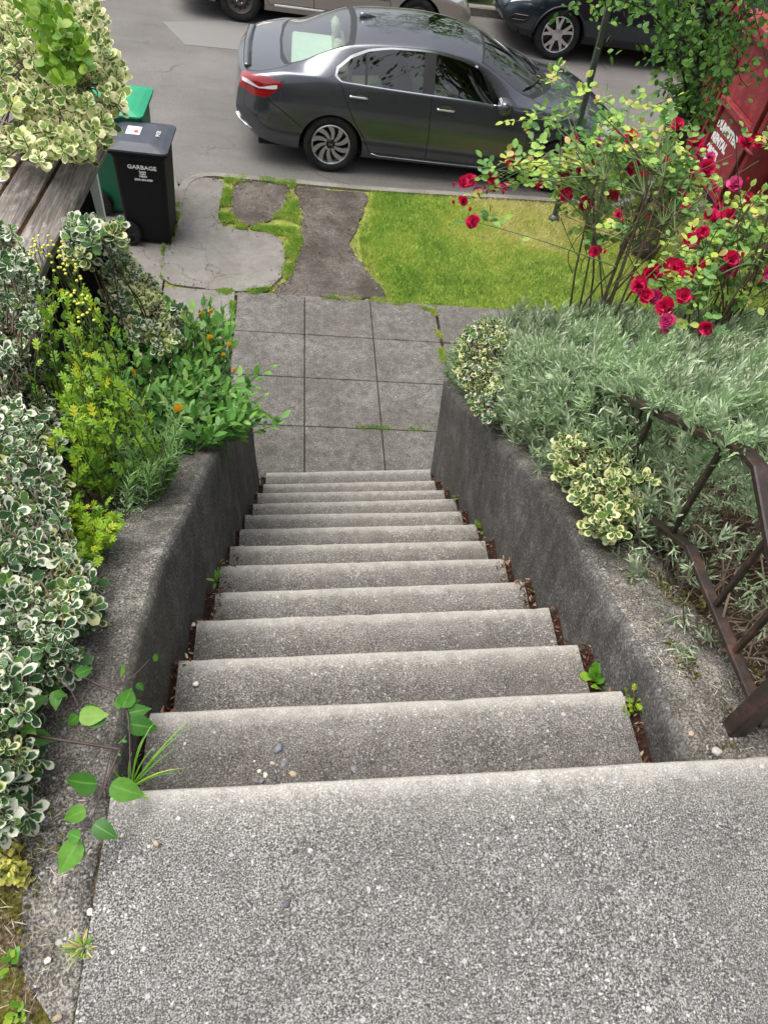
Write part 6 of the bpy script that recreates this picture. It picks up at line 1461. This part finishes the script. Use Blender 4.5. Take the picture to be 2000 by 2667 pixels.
# ---- litter, straw and moss
def scatter(name, mat, pts, size, kind='lance', flat_=.25, label=None, wide=1.):
    A = LB()
    for p in pts: A.leaf(p, rdir()*Vector((1, 1, flat_)), Vector((0, 0, 1))+rdir()*.5, size*random.uniform(.4, 1.3))
    o = A.build(name, kind, M[mat], None, wide); return tag(o, label, None, None, 'stuff')
pts = []
for i in range(1, 13):
    for s in (-1, 1):
        for k in range(90 if i < 6 else 45): pts.append(Vector((s*(.625-.075*random.random()**1.4), (i-random.random()**1.5)*TR, -i*RS-.006+.012*random.random())))
scatter('leaf_litter', 'litter', pts, .020, 'lance', .5)
pts = []
for k in range(1500):
    y = random.uniform(.0, 1.3); x = HW+.03+.35*random.random()**.7; pts.append(Vector((x, y, max(wtr(y), soil_r(x, y))+.006)))
for k in range(260):
    i = random.randint(1, 8); pts.append(Vector((random.choice((-1, 1))*(.58-.2*random.random()**2.5), (i-random.random())*TR, -i*RS+.006)))
for k in range(2600): pts.append(Vector((random.uniform(-1.5, -.66), random.uniform(-.8, .02), .0)))
for k in range(120): pts.append(Vector((random.uniform(.62, 1.0), random.uniform(-.12, .0), -.0)))
scatter('straw_litter', 'straw', pts, .022, 'line', .15, wide=.7)
pts = []
for k in range(9000):
    x, y = random.uniform(-1.6, -.60), random.uniform(-.9, 0.)
    if mn.noise(Vector((x*5, y*5, 1)))+.15*random.gauss(0, 1) > -.05 and x < -.70-.05*mn.noise(Vector((y*8, 0, 0))): pts.append(Vector((x, y, -.018)))
for k in range(5000):
    y = random.uniform(.02, 1.5); x = HW+.08+.2*random.random(); 
    if mn.noise(Vector((x*9, y*6, 4))) > .12: pts.append(Vector((x, y, wtr(y)-.004)))
M['moss_leaf'] = leaf_mat('moss_tips', [(0, (.05, .05, .008)), (.5, (.13, .125, .02)), (1, (.26, .24, .05))], trans=.1, rough=.8)
A = LB()
for p in pts: A.leaf(p, Vector((random.gauss(0, .5), random.gauss(0, .5), 1)), rdir(), random.uniform(.006, .014))
tag(A.build('moss', 'oval', M['moss_leaf'], None), kind='stuff')

# ---- lawn blades
def blades(name, P, L, rn, mat='grass', w=.0026):
    n = len(P); a = rng.random(n)*6.283; ln = rng.normal(0, .45, n); d = np.stack([np.cos(a)*ln, np.sin(a)*ln, np.ones(n)], 1); d /= np.linalg.norm(d, axis=1, keepdims=True); L = L*rng.uniform(.5, 1.25, n)
    b = rng.random(n)*6.283; sd = np.stack([np.cos(b), np.sin(b), np.zeros(n)], 1)*w
    mid = P+d*L[:, None]*.55; tip = P+d*L[:, None]*np.array([1.5, 1.5, .9]); V = np.stack([P-sd, P+sd, mid-sd*.8, mid+sd*.8, tip], 1).reshape(-1, 3)
    Fc = (np.array([[0, 1, 3], [0, 3, 2], [2, 3, 4]])[None]+(np.arange(n)*5)[:, None, None]).reshape(-1, 3)
    U = np.tile(np.array([[1, 0], [1, 0], [1, .5], [1, .5], [1, 1.]]), (n, 1)); return tag(link(name, raw_mesh(name, V, Fc, U, np.repeat(np.clip(rn, 0, 1), 5)), M[mat]), kind='stuff')
edge = [tuple(dg(*p)[:2]) for p in [(800, 408), (796, 450), (782, 490), (765, 522), (782, 560), (812, 600), (838, 645)]]
LP = smooth_poly(edge, 4)[:24]+[(.47, 5.335), (8.5, 5.34), (8.5, 7.78), (2.6, 7.50), (.45, 7.40)]
LP = [tuple(p) for p in LP]
pts = []; rn = []
while len(pts) < 105000:
    x = .25+7.5*random.random()**1.6; y = random.uniform(5.3, 7.7)
    if not in_poly((x, y), LP): continue
    e = .10*mn.noise(Vector((x*7, y*7, 3))); 
    if not in_poly((x-.06+e, y), LP) and random.random() < .7: continue
    dry = min(1, max(0, (x-.9)/1.0))*.62*min(1, max(0, (y-6.1)/.7))+.30*mn.noise(Vector((x*2.2, y*2.2, 0)))+.24*mn.noise(Vector((x*7, y*7, 5)))+.22*max(0, 1-abs(x-(.36+.0*y))/.25)*.8
    pts.append((x, y, gz(x, y)-.025)); rn.append(random.gauss(.34+dry, .16))
blades('lawn_grass', np.array(pts), .050, np.array(rn))
# grass and weeds in the gaps between the slabs
GS = [([(352, 520), (374, 520), (388, 470), (392, 420), (384, 430), (372, 470), (360, 510), (345, 590), (350, 605)], 3000), ([(484, 400), (512, 392), (500, 415), (498, 450), (512, 478), (535, 487), (530, 497), (484, 488), (472, 465), (480, 425)], 9000), ([(618, 398), (640, 403), (648, 470), (655, 520), (640, 560), (625, 600), (590, 628), (592, 615), (614, 575), (612, 532), (590, 507), (540, 492), (570, 480), (606, 455), (622, 430)], 16000), ([(470, 624), (540, 624), (590, 620), (560, 634), (520, 640), (470, 636)], 3000), ([(490, 376), (640, 388), (640, 402), (560, 391), (512, 392), (480, 392)], 5000), ([(700, 640), (830, 645), (880, 655), (940, 668), (935, 672), (860, 660), (760, 648), (700, 646)], 2600), ([(930, 668), (945, 672), (955, 740), (962, 790), (955, 795), (945, 740), (935, 690)], 2400), ([(766, 918), (930, 924), (945, 930), (930, 934), (766, 926)], 700), ([(496, 640), (508, 640), (506, 730), (498, 760)], 1200)]
pts = []; rn = []
for poly, n in GS:
    P2 = [tuple(dg(*p)[:2]) for p in poly]; m0 = random.uniform(-.1, .1); xs_ = [p[0] for p in P2]; ys_ = [p[1] for p in P2]; c = 0; tr_ = 0
    while c < n and tr_ < n*30:
        tr_ += 1; x, y = random.uniform(min(xs_), max(xs_)), random.uniform(min(ys_), max(ys_))
        nz_ = mn.noise(Vector((x*6, y*6, 1)))
        if in_poly((x, y), P2) and nz_ > -.22+.3*random.random(): pts.append((x, y, gz(x, y)-.02)); rn.append(random.gauss(.50+.6*max(-.5, -nz_)+m0, .2)); c += 1
blades('verge_grass', np.array(pts), .042, np.array(rn))

pts = []
for poly in (ap, dp, pth):
    P3 = smooth_poly(poly, 8, .0)
    for q in P3:
        for k in range(5): x, y = q[0]+random.gauss(0, .035), q[1]+random.gauss(0, .035); pts.append(Vector((x, y, gz(x, y)+.003)))
for k in range(330): x, y = random.uniform(-.5, .35), random.uniform(5.9, 7.35); pts.append(Vector((x, y, gz(x, y)+.002)))
for k in range(110): x, y = random.uniform(-1.1, -.5), random.uniform(6.5, 7.3); pts.append(Vector((x, y, gz(x, y)+.002)))
for k in range(400): x = random.uniform(-1.6, 4); y = 7.56+.02*x+abs(random.gauss(0, .06)); pts.append(Vector((x, y, gz(x, y)+RD+.004)))
M['crumb'] = leaf_mat('soil_crumbs', [(0, (.03, .022, .015)), (.6, (.09, .065, .045)), (.9, (.25, .2, .13)), (1, (.4, .36, .2))], trans=.02, rough=.95)
scatter('verge_debris', 'crumb', pts, .017, 'oval', .2)

# ---- street tree
tb_ = Vector(at_g(1672, 668, -.02)); tree = empty('street_tree', tb_, 'leafy street tree with a dark trunk hanging over the dumpster at the right', 'tree')
top = Vector(at_depth(1860, 30, 7.0)); mid = Vector(at_depth(1785, 300, 7.35)); TK = MB()
tp_ = [Vector((0, 0, 0)), (mid-tb_)*.35+Vector((.0, .02, 0)), (mid-tb_)*.7, mid-tb_, (mid-tb_).lerp(top-tb_, .5), top-tb_, (top-tb_)*1.25+Vector((.0, 0, .3)), (top-tb_)*1.7]
Q = []; Rr = []
for i in range(len(tp_)-1):
    for k in range(5): t = k/5; Q.append(tp_[i].lerp(tp_[i+1], t)); Rr.append(.115-.010*(i+t)+.035*max(0, .4-(i+t))+.006*mn.noise(Vector((i+t, 3, 1))))
TK.tube(Q, Rr, 14); TK.build('trunk', M['bark'], tree, True)
TL = LB(); TB = MB()
CRN = [([(1160, -60), (1700, -60), (1700, 140), (1600, 160), (1540, 130), (1480, 120), (1440, 140), (1380, 130), (1330, 95), (1290, 62), (1240, 50), (1180, 40)], 27, 6.6, .5), ([(1500, 100), (1700, 60), (1700, 260), (1640, 240), (1590, 180), (1530, 150), (1490, 150)], 6, 6.2, .3), ([(1440, 200), (1500, 160), (1540, 240), (1500, 300), (1450, 280)], 5, 7.1, .15), ([(1370, 290), (1440, 280), (1445, 330), (1390, 330)], 2, 7.2, .1)]
for poly, n, d0, jd in CRN:
    for x, y in poly_samples(poly, n):
        tip = Vector(at_depth(x*DK, y*DK, d0+random.gauss(0, jd)))-tb_; s_ = random.choice(Q[14:30]); 
        if (tip-s_).length > 2.6: s_ = s_.lerp(tip, .35)
        pa = arc(s_, tip, -.18, .12, 9); TB.tube(pa, [.016, .014, .012, .010, .008, .006, .005, .004, .003], 5, cap=False)
        for k in range(30):
            t = random.uniform(.5, 1.); i = min(7, int(t*8)); q = pa[i].lerp(pa[i+1], t*8-i)+rdir()*.14*random.random()
            TL.leaf(q, Vector((random.gauss(0, .8), random.gauss(-.2, .8), random.gauss(-.5, .4))), Vector((0, -.3, 1))+rdir()*.6, random.uniform(.045, .08), min(1, max(0, random.gauss(.45, .25))))
        for k in range(5):
            t = random.uniform(.5, 1.); i = min(7, int(t*8)); q = pa[i]; e = q+rdir()*.25-Vector((0, 0, .1)); TB.tube(arc(q, e, .1, .1, 4), .003, 4, cap=False)
            for j in range(7): TL.leaf(e+rdir()*.10, Vector((random.gauss(0, .8), random.gauss(-.2, .8), random.gauss(-.5, .4))), Vector((0, -.3, 1))+rdir()*.6, random.uniform(.045, .075), min(1, max(0, random.gauss(.5, .25))))
for k in range(230):                                                       # upper crown, above the picture but mirrored in the car
    c = Vector((3.6+random.gauss(0, 1.0), 5.6+random.gauss(0, 1.1), 3.2+random.gauss(0, 1.2)))-tb_
    if c.z+tb_.z < 1.6: continue
    TB.tube(arc(Q[-8], c, -.1, .1, 6), [.03, .025, .02, .014, .009, .004], 5, cap=False)
    for j in range(26): TL.leaf(c+rdir()*.38*random.random()**.5, rdir(), Vector((0, 0, 1))+rdir()*.6, random.uniform(.08, .14))
TL.build('crown', 'oval', M['tree_leaf'], tree, 1.05); TB.build('branches', M['bark'], tree, True)
# bank of planting beyond the far kerb
A = LB()
for k in range(9000):
    x, y = random.uniform(-8, 12), random.uniform(15.0, 18.5); y += .03*x; A.leaf((x, y, gz(x, y)+random.random()*.5), rdir(), Vector((0, -.3, 1))+rdir()*.5, random.uniform(.06, .14))
tag(A.build('ground_cover', 'oval', M['tree_leaf'], None), kind='stuff')

# trees across the street, beyond the top of the picture but mirrored in the car's roof and glass
A = LB(); TB2 = MB()
for i, (x, y) in enumerate(((3.5, 20.5), (7.5, 21.5), (11.5, 20.5), (16., 22.))):
    z0 = gz(x, y); TB2.tube([(x, y, z0-.2), (x+.1, y, z0+3), (x, y, z0+7)], [.25, .2, .1], 10)
    for k in range(110):
        c = Vector((x+random.gauss(0, 1.5), y+random.gauss(0, 1.2), z0+5.6+random.gauss(0, 2.0)))
        for j in range(16): A.leaf(c+rdir()*.6*random.random()**.5, rdir(), Vector((0, -.4, 1))+rdir()*.6, random.uniform(.22, .36))
ft = A.build('far_trees', 'oval', M['tree_leaf'], None); tag(ft, kind='stuff'); TB2.build('trunks', M['bark'], ft, True)
